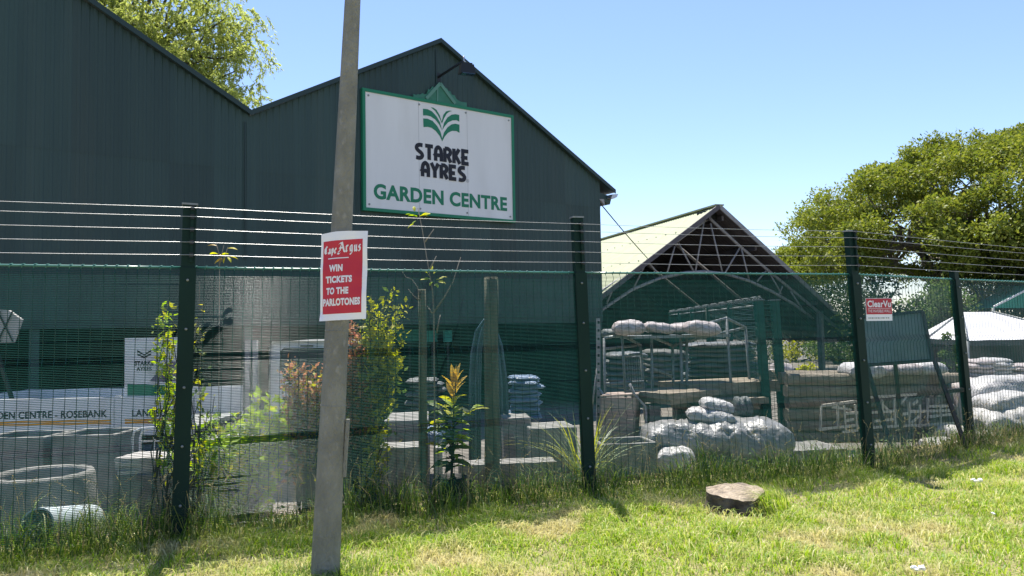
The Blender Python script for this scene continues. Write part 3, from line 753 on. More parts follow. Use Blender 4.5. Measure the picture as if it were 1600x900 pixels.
def px_sack(key, mat_, x0, x1, yt, yb, Y, depth=.45, **k):
    """sack spanning pixel columns x0..x1 between rows yt..yb at depth Y"""
    a = at((x0+x1)/2, yb, Y+.0); h = sz(yb-yt, Y); return sack(key, mat_, a, (sz(x1-x0, Y), depth, h*1.08), **k)
ORD = ['bottom', 'second', 'third', 'fourth', 'fifth', 'sixth', 'seventh', 'eighth', 'ninth', 'tenth', 'eleventh']
def stack(key, mat_, x0, x1, yt, yb, Y, n, what, where, group, depth=.45, jit=6):
    jit *= 1.6
    for i in range(n):
        b = yb - (yb-yt)*i/n; t_ = yb - (yb-yt)*(i+1)/n - 1.5; j = rnd(-jit, jit)
        nm = 'top' if i == n-1 else ORD[i]
        px_sack(key, mat_, x0+j, x1+j, t_, b, Y+rnd(-.05,.05), depth, rz=rnd(-.2,.2), tilt=rnd(-.05,.05), label=f'{what}, {nm} of the stack {where}', group=group)

# ------------------------------------------------------------------ vegetation builders
def quads_from(c, d, n, L, Wd):
    """diamond leaves: base c, direction d, normal n (arrays)"""
    s = np.cross(d, n); s /= np.linalg.norm(s, axis=1)[:,None]+1e-9
    L = L[:,None]; Wd = Wd[:,None]; nn = np.cross(s, d)
    v = np.stack([c, c+d*L*.45+s*Wd*.5+nn*L*.04, c+d*L, c+d*L*.45-s*Wd*.5+nn*L*.04], 1)
    return v.reshape(-1,3)
def unit(a): return a/(np.linalg.norm(a, axis=1)[:,None]+1e-9)
def leaf_obj(name, verts, mat_, parent):
    n = len(verts)//4; return fast_mesh(name, verts, np.arange(n*4), np.full(n,4), mat_, parent)
def cloud(c, rad, n, size, flat=.6, shell=.55, droop=0.0, asp=.5):
    """leaves through a clump: ellipsoid radius rad, more near its skin"""
    d = unit(RNG.normal(size=(n,3))); r = (shell + (1-shell)*RNG.random(n))[:,None]
    p = np.array(c) + d*r*np.array([rad,rad,rad*flat])*(.75+.5*RNG.random((n,1)))
    dr = unit(d*.7 + RNG.normal(size=(n,3))*.7 + np.array([0,0,-droop])); up = unit(RNG.normal(size=(n,3))*.55 + np.array([0,0,1.0]))
    L = size*(.6+.8*RNG.random(n)); return quads_from(p, dr, up, L, L*asp)
def limb(mb, a, b, r0, r1, k=5, wig=.08, n=7):
    a = Vector(a); b = Vector(b); L = (b-a).length; pts = []
    for i in range(k+1):
        t = i/k; pts.append(lerp(a, b, t) + V(rnd(-1,1),rnd(-1,1),rnd(-.5,.9))*wig*L*math.sin(math.pi*t))
    mb.tube(pts, [r0+(r1-r0)*i/k for i in range(k+1)], n); return pts

def bush(name, label, cat, base, rx, h, mat_, nclump=14, nleaf=220, leaf=.12, group=None, stem=True, ry=None, z0=.15):
    base = Vector(base); t = thing(name, label, cat, base, group); out = []; mb = MB(); ry = ry or rx
    for i in range(nclump):
        a = rnd(0, 6.28); r = math.sqrt(random.random())*.8; zz = z0 + (1-z0)*random.random()**.8
        k = math.sqrt(max(.1, 1-(max(0, zz-.35)/.75)**2))
        c = base + V(rx*r*k*math.cos(a), ry*r*k*math.sin(a), h*zz*.92); out.append(cloud(c, rnd(.25,.42)*min(rx, h)*.9, nleaf, leaf, .75))
        limb(mb, base+V(rnd(-.05,.05),rnd(-.05,.05),-.1), c, .035*min(1.5,h), .008, 3, .08, 5)
    leaf_obj('foliage', np.concatenate(out), mat_, t); mb.build('branches', BARKD, t)
    return t

# big spreading tree on the right
def build_big_tree():
    Y = 32.0; ctr = at(1600, 480, Y); trunk = at(1462, 560, 30.5); trunk.z = -.7
    t = thing('spreading_tree', 'broad spreading yellow-green tree with pale limbs behind the shed', 'tree', trunk)
    mb = MB(); hub = V(trunk.x+.5, trunk.y+.3, 3.2); limb(mb, trunk, hub, .42, .36, 5, .04, 10)
    Rx, Ry, zb, zt = 9.9, 8.0, 3.3, 9.0; out = []; cl = []
    for i in range(340):
        a = rnd(0, 6.283); r = math.sqrt(random.random())
        if i >= 250: r = rnd(.72,1.0); a = rnd(2.2,5.0)
        zd = zb + (zt-zb)*math.sqrt(max(0, 1-r**2.3))
        z = zd - rnd(0, .5) if i < 190 else rnd(zb-.1, max(zb+.1, zd-.5))
        if i >= 190: r = max(r, .5)
        c = V(ctr.x + Rx*r*math.cos(a), ctr.y + Ry*r*math.sin(a), z + .5*noise.noise(V(a*2, r*4, 1)))
        cl.append(c); R = rnd(.6, 1.15); out.append(cloud(c, R, int(520*R), .125, .5, .5, asp=.6))
        for _ in range(3):
            q = c + V(rnd(-1,1),rnd(-1,1),rnd(-.1,.5))*R*.9; out.append(cloud(q, R*.42, 110, .12, .6, .4, asp=.6))
    leaf_obj('crown', np.concatenate(out), LTREE, t)
    for i in range(13):
        a = i/13*6.283 + rnd(-.2,.2); m = hub + V(math.cos(a)*rnd(1.6,2.8), math.sin(a)*rnd(1.4,2.4), rnd(.5,1.8))
        limb(mb, hub, m, rnd(.15,.22), .11, 4, .1, 7)
        for k in range(4):
            c = min((random.choice(cl) for _ in range(14)), key=lambda q: (q-m).length); pp = limb(mb, m, c, .09, .025, 5, .1, 6)
            for w in range(2):
                c2 = min((random.choice(cl) for _ in range(20)), key=lambda q: (q-pp[3]).length); limb(mb, pp[3], c2, .04, .012, 3, .1, 5)
    mb.build('trunk', BARK, t)
build_big_tree()
# feathery tree behind the warehouse
def build_feather_tree():
    c0 = at(205, -40, 30.0); base = V(c0.x-1.5, c0.y+2.5, -.8)
    t = thing('feathery_tree', 'tall tree with fine feathery drooping leaves behind the warehouse roof', 'tree', base)
    mb = MB(); top = V(base.x, base.y, 11); limb(mb, base, top, .45, .3, 6, .02, 10); out = []
    ends = []
    for i in range(34):
        d = V(rnd(-1,1), rnd(-1,1), rnd(-1,1)); d.normalize(); q = c0 + V(d.x*4.6, d.y*4, d.z*5.2)*rnd(.45,1)
        ends.append(q)
    ends += [at(x, y, 29+rnd(-1.5,2)) for x, y in ((378,55),(370,110),(375,150),(330,120),(300,70),(250,60),(350,30),(370,20),(230,25),(310,150),(365,165),(380,85),(280,110),(200,20),(340,75),(160,5),(190,45),(240,85),(285,125),(340,155),(375,170),(385,160),(380,85),(380,30),(330,20),(260,20),(315,95),(150,-10),(220,60))]
    for q in ends:
        st = top + V(rnd(-.5,.5), rnd(-.5,.5), rnd(0,3)); pp = limb(mb, st, q, .1, .02, 6, .08, 6)
        for k in range(30):
            s0_ = lerp(pp[random.choice((3,4,5,6))], q, rnd(0,1)) + V(rnd(-.9,.9), rnd(-.9,.9), rnd(-.6,.6))
            dd = V(rnd(-1,1), rnd(-1,1), rnd(-.5,.3)).normalized(); L = rnd(.5,.95); n = 46
            tt = RNG.random(n); cur = np.array(s0_)+np.outer(tt*L, np.array(dd)) + np.outer(-(tt**2)*L*.9, [0,0,1])
            dv = unit(RNG.normal(size=(n,3))*.8 + np.array(dd) + np.array([0,0,-.9])); up = unit(RNG.normal(size=(n,3))+np.array([0,0,.8]))
            Lf = .12+.1*RNG.random(n); out.append(quads_from(cur, dv, up, Lf, Lf*.26))
    leaf_obj('crown', np.concatenate(out), LFEATH, t); mb.build('trunk', BARKD, t)
build_feather_tree()
def yb(px, py, Y, z=None):
    p = at(px, py, Y); p.z = gz(p.x, p.y) if z is None else z; return p
# greenery beyond the yard
def far_tree(label, px, Y, rx, h, mat_, z0=.3, n=26, leaf=.2):
    p = yb(px, 600, Y); b = bush('background_tree', label, 'tree', p, rx, h, mat_, n, 260, leaf, z0=z0); return b
far_tree('dark shaded tree at the right edge beyond the white tent', 1590, 27, 3.4, 5.6, LDARK, .45, 34, .17)
far_tree('mid green bushy tree between the easel board and the fourth fence post', 1465, 25, 1.7, 3.2, LMID, .1, 26, .12)
far_tree('dark green tree behind the red fence sign', 1395, 27, 2.3, 3.7, LDARK, .05, 26, .15)
far_tree('dark tree behind the shed roof at its right eave', 1300, 45, 4.4, 5.2, LDARK, .1, 30, .2)
bush('hedge', 'mid green hedge seen beneath the shed eave right of the column', 'hedge', yb(1310,590,40), 2.3, 1.9, LMID, 16, 240, .14)
bush('hedge', 'bright yellow-green shrub seen under the shed left of the column', 'hedge', yb(1245,590,44), 1.6, 1.5, LYG, 10, 200, .13)
bush('hedge', 'pale green bush in the gap between the twin green posts', 'hedge', yb(1195,590,43), 1.5, 1.8, LGREY, 10, 200, .13)
bush('hedge', 'yellow flowering shrub crest right of the fourth fence post', 'shrub', V(*at(1535,455,29)[:2], -.6), 1.4, 3.5, LYEL, 10, 200, .12, z0=.75)
bush('hedge', 'brownish hedge beneath the green tent roof at the right edge', 'hedge', yb(1575,500,26.5), 2.6, 2.4, LGREY, 18, 220, .12)
bush('small_conifer', 'small feathery green shrub just left of the fourth fence post', 'shrub', yb(1485,610,15), .3, 1.75, LMID, 10, 160, .06)
bush('weed_shrub', 'bright weedy shrub on the log stack near the shed column', 'shrub', yb(1262,595,17), .35, 1.0, LYG, 8, 110, .07)

# ------------------------------------------------------------------ tents
def build_tents():
    Y = 20.0; t = thing('white_marquee', 'white hipped marquee roof beyond the right end of the fence', 'tent', yb(1530,600,Y+1))
    L, Rt = at(1449,524,Y+1.2), at(1612,531,Y+1.2); F = at(1512,535,Y-.6); ra, rb = at(1503,487.5,Y+2), at(1550,487.5,Y+2)
    z = (L.z+Rt.z)/2; fl, fr = V(F.x,F.y,z-.03), V(Rt.x+.6,F.y+.3,z-.03); L.z = z; Rt.z = z
    bL, bR = L + V(1.0,2.6,0), Rt + V(.8,2.6,0)
    r = MB(); r.add([L, fl, fr, bR, bL, ra, rb], [(0,1,5),(1,2,6,5),(2,3,6),(3,4,5,6),(4,0,5)]); 
    rf = r.build('canopy', TENTW, t)
    v = MB()
    for a, b in ((L,fl),(fl,fr),(fr,bR)): v.prism([a, b, b-V(0,0,.14), a-V(0,0,.14)], V(0,.02,0))
    v.build('valance', SHEDD, t)
    for p in (L, fl, fr, bL, bR):
        MB().tube([V(p.x,p.y,-.9), p-V(0,0,.02)], .04, 6).build('pole', GALVD, t)
    for a, b in ((fl,ra),(fr,rb),(L,ra)):
        MB().tube([a+V(0,0,.02), b+V(0,0,.02)], .03, 5).build('roof_seam', GALVD, t)
    d = MB(); d.box(V((fl.x+fr.x)/2+1.2, fl.y+2.4, (z-.9)/2-.1), (5.5,.1,z+.6)); tag(d.build('shade_wall', SHEDD), 'dark shade-cloth wall under the white marquee', 'wall')
    Y = 24; t = thing('green_canopy', 'green pitched canopy roof at the far right edge', 'tent', yb(1600,600,Y))
    a, b, c = at(1552,481,Y), at(1640,436,Y), at(1730,481,Y); bk = V(.8,3,0)
    MB().add([a, b, c, a+bk, b+bk, c+bk], [(0,2,1),(0,1,4,3),(1,2,5,4),(3,4,5)]).build('canopy', TENTG, t)
    MB().bar(a+V(0,-.01,.03), b+V(0,-.01,.03), .06, .05).build('edge_trim', TENTW, t)
    for p in (a, c, a+bk): MB().tube([V(p.x,p.y,-1), p], .05, 6).build('pole', GALVD, t)
build_tents()

# ------------------------------------------------------------------ truck in the yard
def build_truck():
    Y = 9.5; z = gz(at(100,650,Y).x, Y); t = thing('flatbed_truck', 'white dropside truck with orange stripe and lettering parked under the warehouse front', 'truck', V(at(150,650,Y).x, Y+.9, z))
    def X(px): return at(px, 600, Y).x
    zt = at(100,622.5,Y).z; zb_ = at(100,682,Y).z
    x0, x1, x2, x3, x4 = X(-90), X(178), X(188), X(302), X(300)
    def side(a, b, za, zc, y0, y1, name, m): return MB().hexa([V(a,y0,za),V(b,y0,za),V(b,y1,za),V(a,y1,za),V(a,y0,zc),V(b,y0,zc),V(b,y1,zc),V(a,y1,zc)]).build(name, m, t)
    Wd = 1.75
    s1_ = side(x0, x1, zb_, zt, Y, Y+.05, 'dropside', WHITEP); s2_ = side(x2, x3, zb_, zt, Y, Y+.05, 'dropside', WHITEP)
    side(x1+.003, x2-.003, zb_-.05, zt+.02, Y+.01, Y+.07, 'stake_post', WHITEP)
    side(x0, x3, zb_+.03, zb_+.09, Y+.052, Y+Wd-.06, 'bed_floor', GALVD)
    side(x0, x3, zb_, zt, Y+Wd-.05, Y+Wd, 'dropside', WHITEP); side(x0-.05, x0-.003, zb_, zt, Y, Y+Wd, 'tailgate', WHITEP)
    side(x0+.2, X(520), zb_-.18, zb_-.02, Y+.45, Y+1.25, 'chassis', BLACK)
    # stripes, lettering
    zs0, zs1 = at(90,664,Y).z, at(90,657,Y).z
    for a, b, par in ((x0+.02, x1-.03, s1_), (x2+.06, x3-.02, s2_)):
        for q0, q1 in ((0,.42),(.58,1)):
            MB().add([V(a,Y-.003,lerp(zs0,zs1,q0)),V(b,Y-.003,lerp(zs0,zs1,q0)),V(b,Y-.003,lerp(zs0,zs1,q1)),V(a,Y-.003,lerp(zs0,zs1,q1))], [(0,1,2,3)]).build('stripe', ORANGE, par)
    zl0, zl1 = at(90,653.5,Y).z, at(90,642,Y).z
    for txt, a, b, par in (('STARKE AYRES GARDEN CENTRE - ROSEBANK', X(-190)+.25, X(168), s1_), ('LANDSCAPING', X(207), X(300), s2_)):
        m = MB(); aa = a if txt[0] == 'L' else X(-200)
        if txt[0] != 'L': txt = 'GARDEN CENTRE - ROSEBANK'; aa = X(-32)
        put_text(m, txt, lambda u, v: V(aa+(b-aa)*u, Y-.004, zl0+(zl1-zl0)*v), .02); m.build('lettering', SIGNK, par)
    # upright sign board on the bed
    bz1 = at(230,528,Y).z; bp = side(x2+.02, X(290), zt+.002, bz1, Y+.06, Y+.1, 'sign_board', WHITEP)
    g = MB(); e = [(.27,.62),(.36,.66),(.42,.6),(.48,.66),(.57,.62),(.57,.66),(.48,.7),(.42,.64),(.36,.7),(.27,.66)]
    xa, xb = x2+.02, X(290)
    def bf(u, v, k=0): return V(xa+(xb-xa)*u, Y+.057-k, zt+(bz1-zt)*v)
    g.add([bf(.2,.8),bf(.31,.72),bf(.31,.7),bf(.2,.76)], [(3,2,1,0)]); g.add([bf(.42,.8),bf(.31,.72),bf(.31,.7),bf(.42,.76)], [(0,1,2,3)])
    g.add([bf(.2,.74),bf(.31,.68),bf(.31,.65),bf(.2,.71)], [(3,2,1,0)]); g.add([bf(.42,.74),bf(.31,.68),bf(.31,.65),bf(.42,.71)], [(0,1,2,3)])
    put_text(g, 'STARKE', lambda u, v: bf(.16+.3*u, .53+.075*v), .03); put_text(g, 'AYRES', lambda u, v: bf(.19+.24*u, .435+.075*v), .03); g.build('board_emblem', SIGNK, bp)
    MB().add([bf(.05,.02),bf(.97,.02),bf(.62,.19),bf(.05,.22)], [(0,1,2,3)]).build('green_graphic', SIGNG, bp)
    P = [bf(.4,.26),bf(.62,.24),bf(.86,.26),bf(.95,.42),bf(.88,.56),bf(.72,.6),bf(.62,.5),bf(.5,.38)]
    MB().add(P, [tuple(range(len(P)))]).build('purple_graphic', PURPLE, bp)
    # cab
    ca, cb_ = X(420), X(556); zc = at(470,533,Y).z; zf = zb_-.12
    def cabsec(yy, inset):
        return [V(ca+inset*.3,yy,zf), V(cb_,yy,zf), V(cb_,yy,lerp(zf,zc,.45)), V(cb_-.06,yy,lerp(zf,zc,.55)), V(cb_-.26,yy,zc-.05), V(cb_-.36,yy,zc), V(ca+.05+inset,yy,zc), V(ca,yy,zc-.06)]
    c = MB(); secs = [cabsec(Y+.04,.03), cabsec(Y-.02,0), cabsec(Y+Wd+.02,0), cabsec(Y+Wd-.04,.03)]; n = 8; vs = [p for s in secs for p in s]
    f = [tuple(range(n)), tuple(range(4*n-1,3*n-1,-1))] + [(k*n+j, k*n+n+j, k*n+n+(j+1) % n, k*n+(j+1) % n) for k in (0,1,2) for j in range(n)]
    c.add(vs, f); cab = c.build('cab', WHITEP, t)
    def cw(px, py): q = at(px, py, Y-.026); return q
    gl = [(440,551),(445,546),(505,546),(524,565),(530,584),(530,592),(463,593),(446,588),(440,578)]
    for nm, k, m in (('door_frame', 4, BLACK),):
        cx, cy = 485, 570
        MB().prism([cw(cx+(x-cx)*1.05, cy+(y-cy)*1.1)+V(0,.006,0) for x, y in gl], V(0,.03,0)).build('window_seal', m, cab)
    MB().prism([cw(x, y) for x, y in gl], V(0,.03,0)).build('side_window', GLASS, cab)
    MB().bar(cw(436,625), cw(455,625), .02, .03).build('door_handle', BLACK, cab)
    MB().bar(cw(470,541)+V(0,-.02,0), cw(490,541)+V(0,-.02,0), .03, .02).build('roof_lamp', BLACK, cab)
    a, b = V(cb_-.055,Y+.15,lerp(zf,zc,.57)), V(cb_-.25,Y+.15,zc-.08)
    MB().prism([a, b, b+V(0,Wd-.3,0), a+V(0,Wd-.3,0)], V(.014,0,.005)).build('windscreen', GLASS, cab)
    # headboard frame behind the cab
    for px in (388, 400): MB().bar(at(px,690,Y), at(px-1,531,Y), .05, .06, V(0,1,0)).build('headboard_post', TRUSS, t)
    for px, yy in ((-20,Y+.25),(470,Y+.25),(-20,Y+Wd-.25),(470,Y+Wd-.25)):
        r = .34; w = MB(); o = V(X(px), yy, z+r)
        w.tube([o-V(0,.1,0), o+V(0,.1,0)], r, 22, 0, True, False); wh = w.build('wheel', RUBBER, t)
        MB().tube([o-V(0,.108,0), o+V(0,.09,0)], r*.58, 16, 0, True, False).build('rim', GALVD, wh)
    # folded lattice side standing on the bed
    ls = thing('lattice_crate', 'pale panel crossed by dark diagonal lattice standing on the truck bed', 'crate', V(X(0), Y+.5, zb_+.09))
    P = [at(-60,482,Y+.5), at(12,484,Y+.5), at(33,499,Y+.5), at(20,535,Y+.5), at(-60,538,Y+.5)]
    MB().prism(P, V(0,.05,0)).build('panel', CONCP, ls)
    for k in range(5):
        for dd in (-1, 1):
            x = -52+k*20; a = at(x-12*dd, 486, Y+.48); b = at(x+12*dd, 534, Y+.48)
            if max(x-12*dd, x+12*dd) < 31: MB().bar(a, b, .012, .02, V(0,1,0)).build('lattice_bar', BLACK, ls)
    for px in (-55, -10): MB().bar(V(X(px),Y+.53,zb_+.09), at(px,534,Y+.53), .04, .04, V(0,1,0)).build('leg', BLACK, ls)
build_truck()

# ------------------------------------------------------------------ concrete goods by the fence
def cblock(x0, x1, yt, Y, depth, label, mat_=CONC, taper=1.0, rz=.0, name='concrete_block', cat='block', group='concrete blocks in the yard', hollow=False):
    p = at((x0+x1)/2, yt, Y); w = sz(x1-x0, Y); g = gz(p.x, p.y+depth/2)-.04; t = MB(); h = p.z-g
    c = V(p.x, p.y+depth/2, g+h/2)
    if not hollow:
        t.box(c, (w, depth, h), rz, 0, taper)
    else:
        th = .045; o = []
        def ring(zz, k, q): return [c + Matrix.Rotation(rz,3,'Z') @ V(a*(w/2*k-q), b*(depth/2*k-q), zz) for a, b in ((-1,-1),(1,-1),(1,1),(-1,1))]
        R = [ring(-h/2,1,0), ring(h/2,taper,0), ring(h/2,taper,th), ring(-h/2+.12,1,th)]
        vs = [v for r in R for v in r]; f = [(3,2,1,0)]
        for k in range(3):
            for j in range(4): a = k*4+j; b = k*4+(j+1) % 4; f.append((a, b, b+4, a+4))
        f.append((12,13,14,15)); t.add(vs, f)
    ob = t.build(name, mat_); bv = ob.modifiers.new('bevel', 'BEVEL'); bv.width = .012; bv.segments = 2
    return tag(ob, label, cat, group)
def build_goods():
    # round planter
    p = at(66,738,6.55); g = gz(p.x,p.y)-.03; h = p.z-g; m = MB(); r = .385
    m.lathe([(.455,0),(.43,h*.4),(r+.012,h-.03),(r,h),(r-.045,h),(r-.055,h-.04),(r-.05,h*.3),(0.01,h*.3)], V(p.x,p.y,g), 40)
    tag(m.build('round_planter', CONC), 'large round concrete planter with open rim at the left edge', 'planter')
    cblock(-40, 68, 684, 7.7, .6, 'square concrete planter behind the round planter at the left edge', CONC, .97, 0, 'square_planter', 'planter', None, True)
    cblock(80, 178, 680, 7.6, .6, 'wide square concrete planter under the truck lettering', CONC, .97, 0, 'square_planter', 'planter', None, True)
    b = cblock(178, 274, 741, 6.7, .5, 'square concrete planter carrying a stack of pale slabs left of the first post', CONCD, 1.03, 0, 'square_planter', 'planter', None)
    for i in range(4):
        q = at(226+rnd(-4,4), 741-6.3*i, 6.72); tag(MB().box(q+V(0,.2,.017), (.5+rnd(-.04,.04),.4,.034), rnd(-.15,.15)).build('paving_slab', CONCP), f'pale concrete slab, {["bottom","second","third","top"][i]} of four on the square planter', 'slab', 'slabs on the square planter')
    # plastic pipe in the grass
    a, b = at(58,822,5.82), at(140,840,6.45); b.z = a.z-.12; d = (b-a).normalized(); pm = MB()
    pm.tube([a, b], .135, 24, 0, False); pm.tube([b, a], .122, 24, 0, False)
    up = d.orthogonal().normalized(); sd = d.cross(up); ri = [a+(up*math.cos(2*math.pi*j/24)+sd*math.sin(2*math.pi*j/24))*q for q in (.135,.122) for j in range(24)]
    pm.add(ri, [(j, (j+1) % 24, (j+1) % 24+24, j+24) for j in range(24)])
    tag(pm.build('plastic_pipe', PIPEM), 'short wide pale plastic pipe lying in the grass at lower left', 'pipe')
    # white tubular trolley
    t = thing('tubular_trolley', 'white tubular trolley frame behind the slab stack', 'trolley', yb(235,745,7.3))
    for dy, px0 in ((0,207),(0.0,219)):
        MB().tube([yb(px0,760,7.3), at(px0,684,7.3), at(px0+3,674,7.3), at(px0+14,669.5,7.3), at(px0+60,667,7.3), at(px0+66,672,7.3), yb(px0+66,760,7.3)], .012, 6).build('tube_hoop', WHITEP, t)
    MB().tube([at(219,690,7.3), at(254,688,7.3), at(253,712,7.3)], .008, 5).build('cross_rail', WHITEP, t); MB().tube([at(241,683,7.3), at(241,712,7.3)], .007, 5).build('cross_rail', WHITEP, t)
    for i, (x0, y0, x1, y1, nm) in enumerate(((259,640,229,835,'long'),(246,700,233,812,'short'))):
        a = at(x0,y0,6.25); b = at(x1,y1,6.2); tag(MB().tube([a, lerp(a,b,.5)+V(.01,0,0), b], .009, 6).build('leaning_stick', BARKD), f'{nm} thin dark stick leaning against the fence left of the first post', 'stick')
    # bays and troughs
    cblock(405, 560, 666, 8.7, 1.0, 'long grey concrete trough behind the reddish shrub left of the pole', CONC, 1, .05, 'concrete_trough', 'trough', None, True)
    cblock(548, 662, 657.5, 8.6, .9, 'grey concrete bay wall right of the leaning pole', CONC, 1, .1, 'concrete_trough', 'trough', None)
    cblock(588, 662, 699, 7.75, .4, 'lower concrete block in front of the bay wall right of the pole', CONC, 1, .06)
    cblock(300, 400, 712, 7.2, .55, 'pale concrete block behind the first post', CONCP, 1, .06)
    cblock(305, 385, 688, 7.6, .5, 'concrete slab block behind the bright green shrub', CONC, 1, .04)
    cblock(783, 826, 653, 8.5, .5, 'upright concrete block beneath the blue sacks', CONC, 1, .1)
    cblock(822, 896, 668.5, 8.3, .55, 'concrete trough with sunlit rim left of the second post', CONC, 1, .16, 'concrete_trough', 'trough', None)
    cblock(716, 868, 724, 7.75, .3, 'low concrete kerb block behind the green wooden post', CONC, 1, .12)
    cblock(676, 690, 699, 7.9, .15, 'small white block behind the golden leaved plant', CONCP, 1, .1)
    cblock(934, 1024, 693, 8.1, .5, 'pale concrete trough right of the second post', CONC, 1, .13, 'concrete_trough', 'trough', None, True)
    cblock(1218, 1322, 703, 9.1, .7, 'low slab block with pale top below the log stack', CONC, 1, .12)
    cblock(1318, 1432, 712, 9.9, .5, 'flat sunlit concrete slab on the ground by the easel', CONCP, 1, .1, 'paving_slab', 'slab', None)
    # boxed bay of pinkish boards
    t = thing('board_bay', 'open bay of pinkish boards right of the second post', 'bay', yb(970,700,9.4)); Y = 9.4
    for k in range(4):
        y0 = 622+k*17.5; a = at(939,y0+8,Y); b = at(991,y0+7,Y+.15); MB().bar(a, b, .03, sz(16.6,Y), V(0,0,1)).build('board', WOODBOX, t)
    MB().prism([at(938,621,Y), at(997,618,Y+.2), at(1003,613,Y+.9), at(950,615,Y+.9)], V(0,0,.02)).build('lid', WOODBOX, t)
    MB().prism([at(992,621,Y+.16), at(1000,616,Y+.7), at(996,688,Y+.7), at(988,692,Y+.16)], V(.015,0,0)).build('side_board', WOODBOX, t)
    # rough timber slabs
    for x0, y0, x1, y1, th, Y, lab in ((1010,617,1090,610,.07,9.8,'rough sawn timber slab beside the pinkish board bay'), (1052,607,1190,600,.15,10.6,'thick timber slab under the dark sack stack'), (1068,627,1168,622,.08,10.3,'thin dark timber slab beneath the thick timber slab')):
        a, b = at(x0,y0,Y), at(x1,y1,Y+.5); m = MB()
        m.bar(a, b, .8, th); m.bar(a+V(.05,.02,-th-.002), lerp(a,b,.9)+V(0,0,-th-.002), .7, th*.9)
        o = m.build('timber_slab', WOODP); tag(o, lab, 'timber', 'timber slabs on the racks')
    for px, Y in ((1020,9.85),(1085,10.0),(1062,10.65),(1180,10.9)):
        a = at(px,627,Y); tag(MB().box(V(a.x,a.y,(a.z+gz(a.x,a.y))/2-.03), (.14,.3,a.z-gz(a.x,a.y)-.02)).build('support_block', CONCD), f'dark concrete block holding up the timber slabs near {"the board bay" if px==1020 else "the white sacks" if px==1085 else "the cage rack" if px==1062 else "the twin green posts"}', 'block')
build_goods()

# old wooden posts just behind the fence
def wpost(px, y0, y1, xb, Y, w, label):
    a = at(px,y0,Y); b = at(xb,y1,Y); b.z = gz(b.x,b.y)-.1; m = MB()
    k = 7; m.tube([lerp(b,a,i/k)+V(rnd(-.006,.006),rnd(-.006,.006),0) for i in range(k+1)], [w/2*(1.1-.12*i/k) for i in range(k+1)], 10)
    tag(m.build('wooden_post', WOODG), label, 'post')
wpost(767,433,790,769,7.75,.145,'thick mossy wooden post standing behind the fence between the plants')
wpost(660,452,800,662,7.35,.075,'thin grey wooden post behind the fence beside the bare sapling')

# hoses hung in an arch
def build_hoses():
    Y = 8.9; t = thing('hose_bundle', 'bundle of blue-grey hoses arched over behind the mossy wooden post', 'hose', yb(765,700,Y))
    for k in range(6):
        i = k*3.2; L = [(733+i,690),(734+i,600),(737+i*.9,550),(744+i*.7,517+i*.3),(757,499+i*.6),(772-i*.3,506+i*.5),(784-i*.6,540+i*.3),(792-i*.8,600),(795-i,690)]
        pts = [at(x,y,Y+.03*(k % 3)) for x, y in L]; pts[0].z = pts[-1].z = gz(pts[0].x, pts[0].y)
        MB().tube(pts, .014, 6).build('hose', HOSE, t)
build_hoses()

# steel racks
def build_racks():
    Y = 10.6
    def T(t, pts, r=.02): MB().tube([at(x,y,Y+(q[0] if q else 0)) for x, y, *q in pts], r, 6).build('steel_tube', GALVD, t)
    t = thing('cage_rack', 'tall grey steel rack frame under the sloping top rails', 'rack', yb(1090,660,Y))
    for L in ([(1018,526),(1020,672)], [(1135,497),(1147,672)], [(1165,512,.5),(1176,660,.5)], [(1051,540,.3),(1053,668,.3)],
              [(1018,526),(1062,518),(1135,497)], [(1135,497),(1165,512,.5)], [(1018,526),(1051,540,.3)], [(1051,540,.3),(1110,524,.4),(1165,512,.5)], [(1018,575),(1051,588,.3)], [(1063,520),(1068,672)], [(1073,523,.2),(1073,668,.2)]): T(t, L)
    t = thing('cage_rack', 'low grey steel cage right of the second fence post', 'rack', yb(975,660,Y))
    for L in ([(944,528),(946,660)], [(972,524),(978,625)], [(1001,539,.4),(1008,655,.4)], [(944,528),(972,524)], [(972,524),(1001,539,.4)], [(944,545,.1),(1001,539,.4)], [(975,556),(1002,553,.4)], [(946,600),(1006,596,.3)]): T(t, L)
    for i in range(7): T(t, [(980+i*3.6,557,.2+.03*i),(982+i*3.6,604,.2+.03*i)], .006)
    t = thing('ladder_upright', 'pale perforated steel upright just right of the second post', 'rack', yb(935,660,10.0)); Y = 10.0
    a, b = at(935,497,Y), at(933,660,Y); b.z = gz(b.x,b.y); MB().bar(b, a, .05, .04, V(0,1,0)).build('upright', TRUSS, t)
    for i in range(18): MB().box(lerp(b,a,(i+.5)/18)+V(0,-.022,0), (.025,.004,.03)).build('slot', BLACK, t)
    MB().tube([at(933,575,Y)+V(0,0,0), at(925,640,Y)], .012, 5).build('brace', TRUSS, t); MB().tube([at(935,605,Y), at(957,638,Y-.3)], .014, 5).build('brace', TRUSS, t)
    Y = 9.6; tag(MB().tube([at(984,600,Y), at(992,618,Y), at(1009,636,Y), yb(1010,690,Y)], .018, 6).build('bent_tube', TRUSS), 'pale bent steel tube beside the board bay', 'tube')
build_racks()

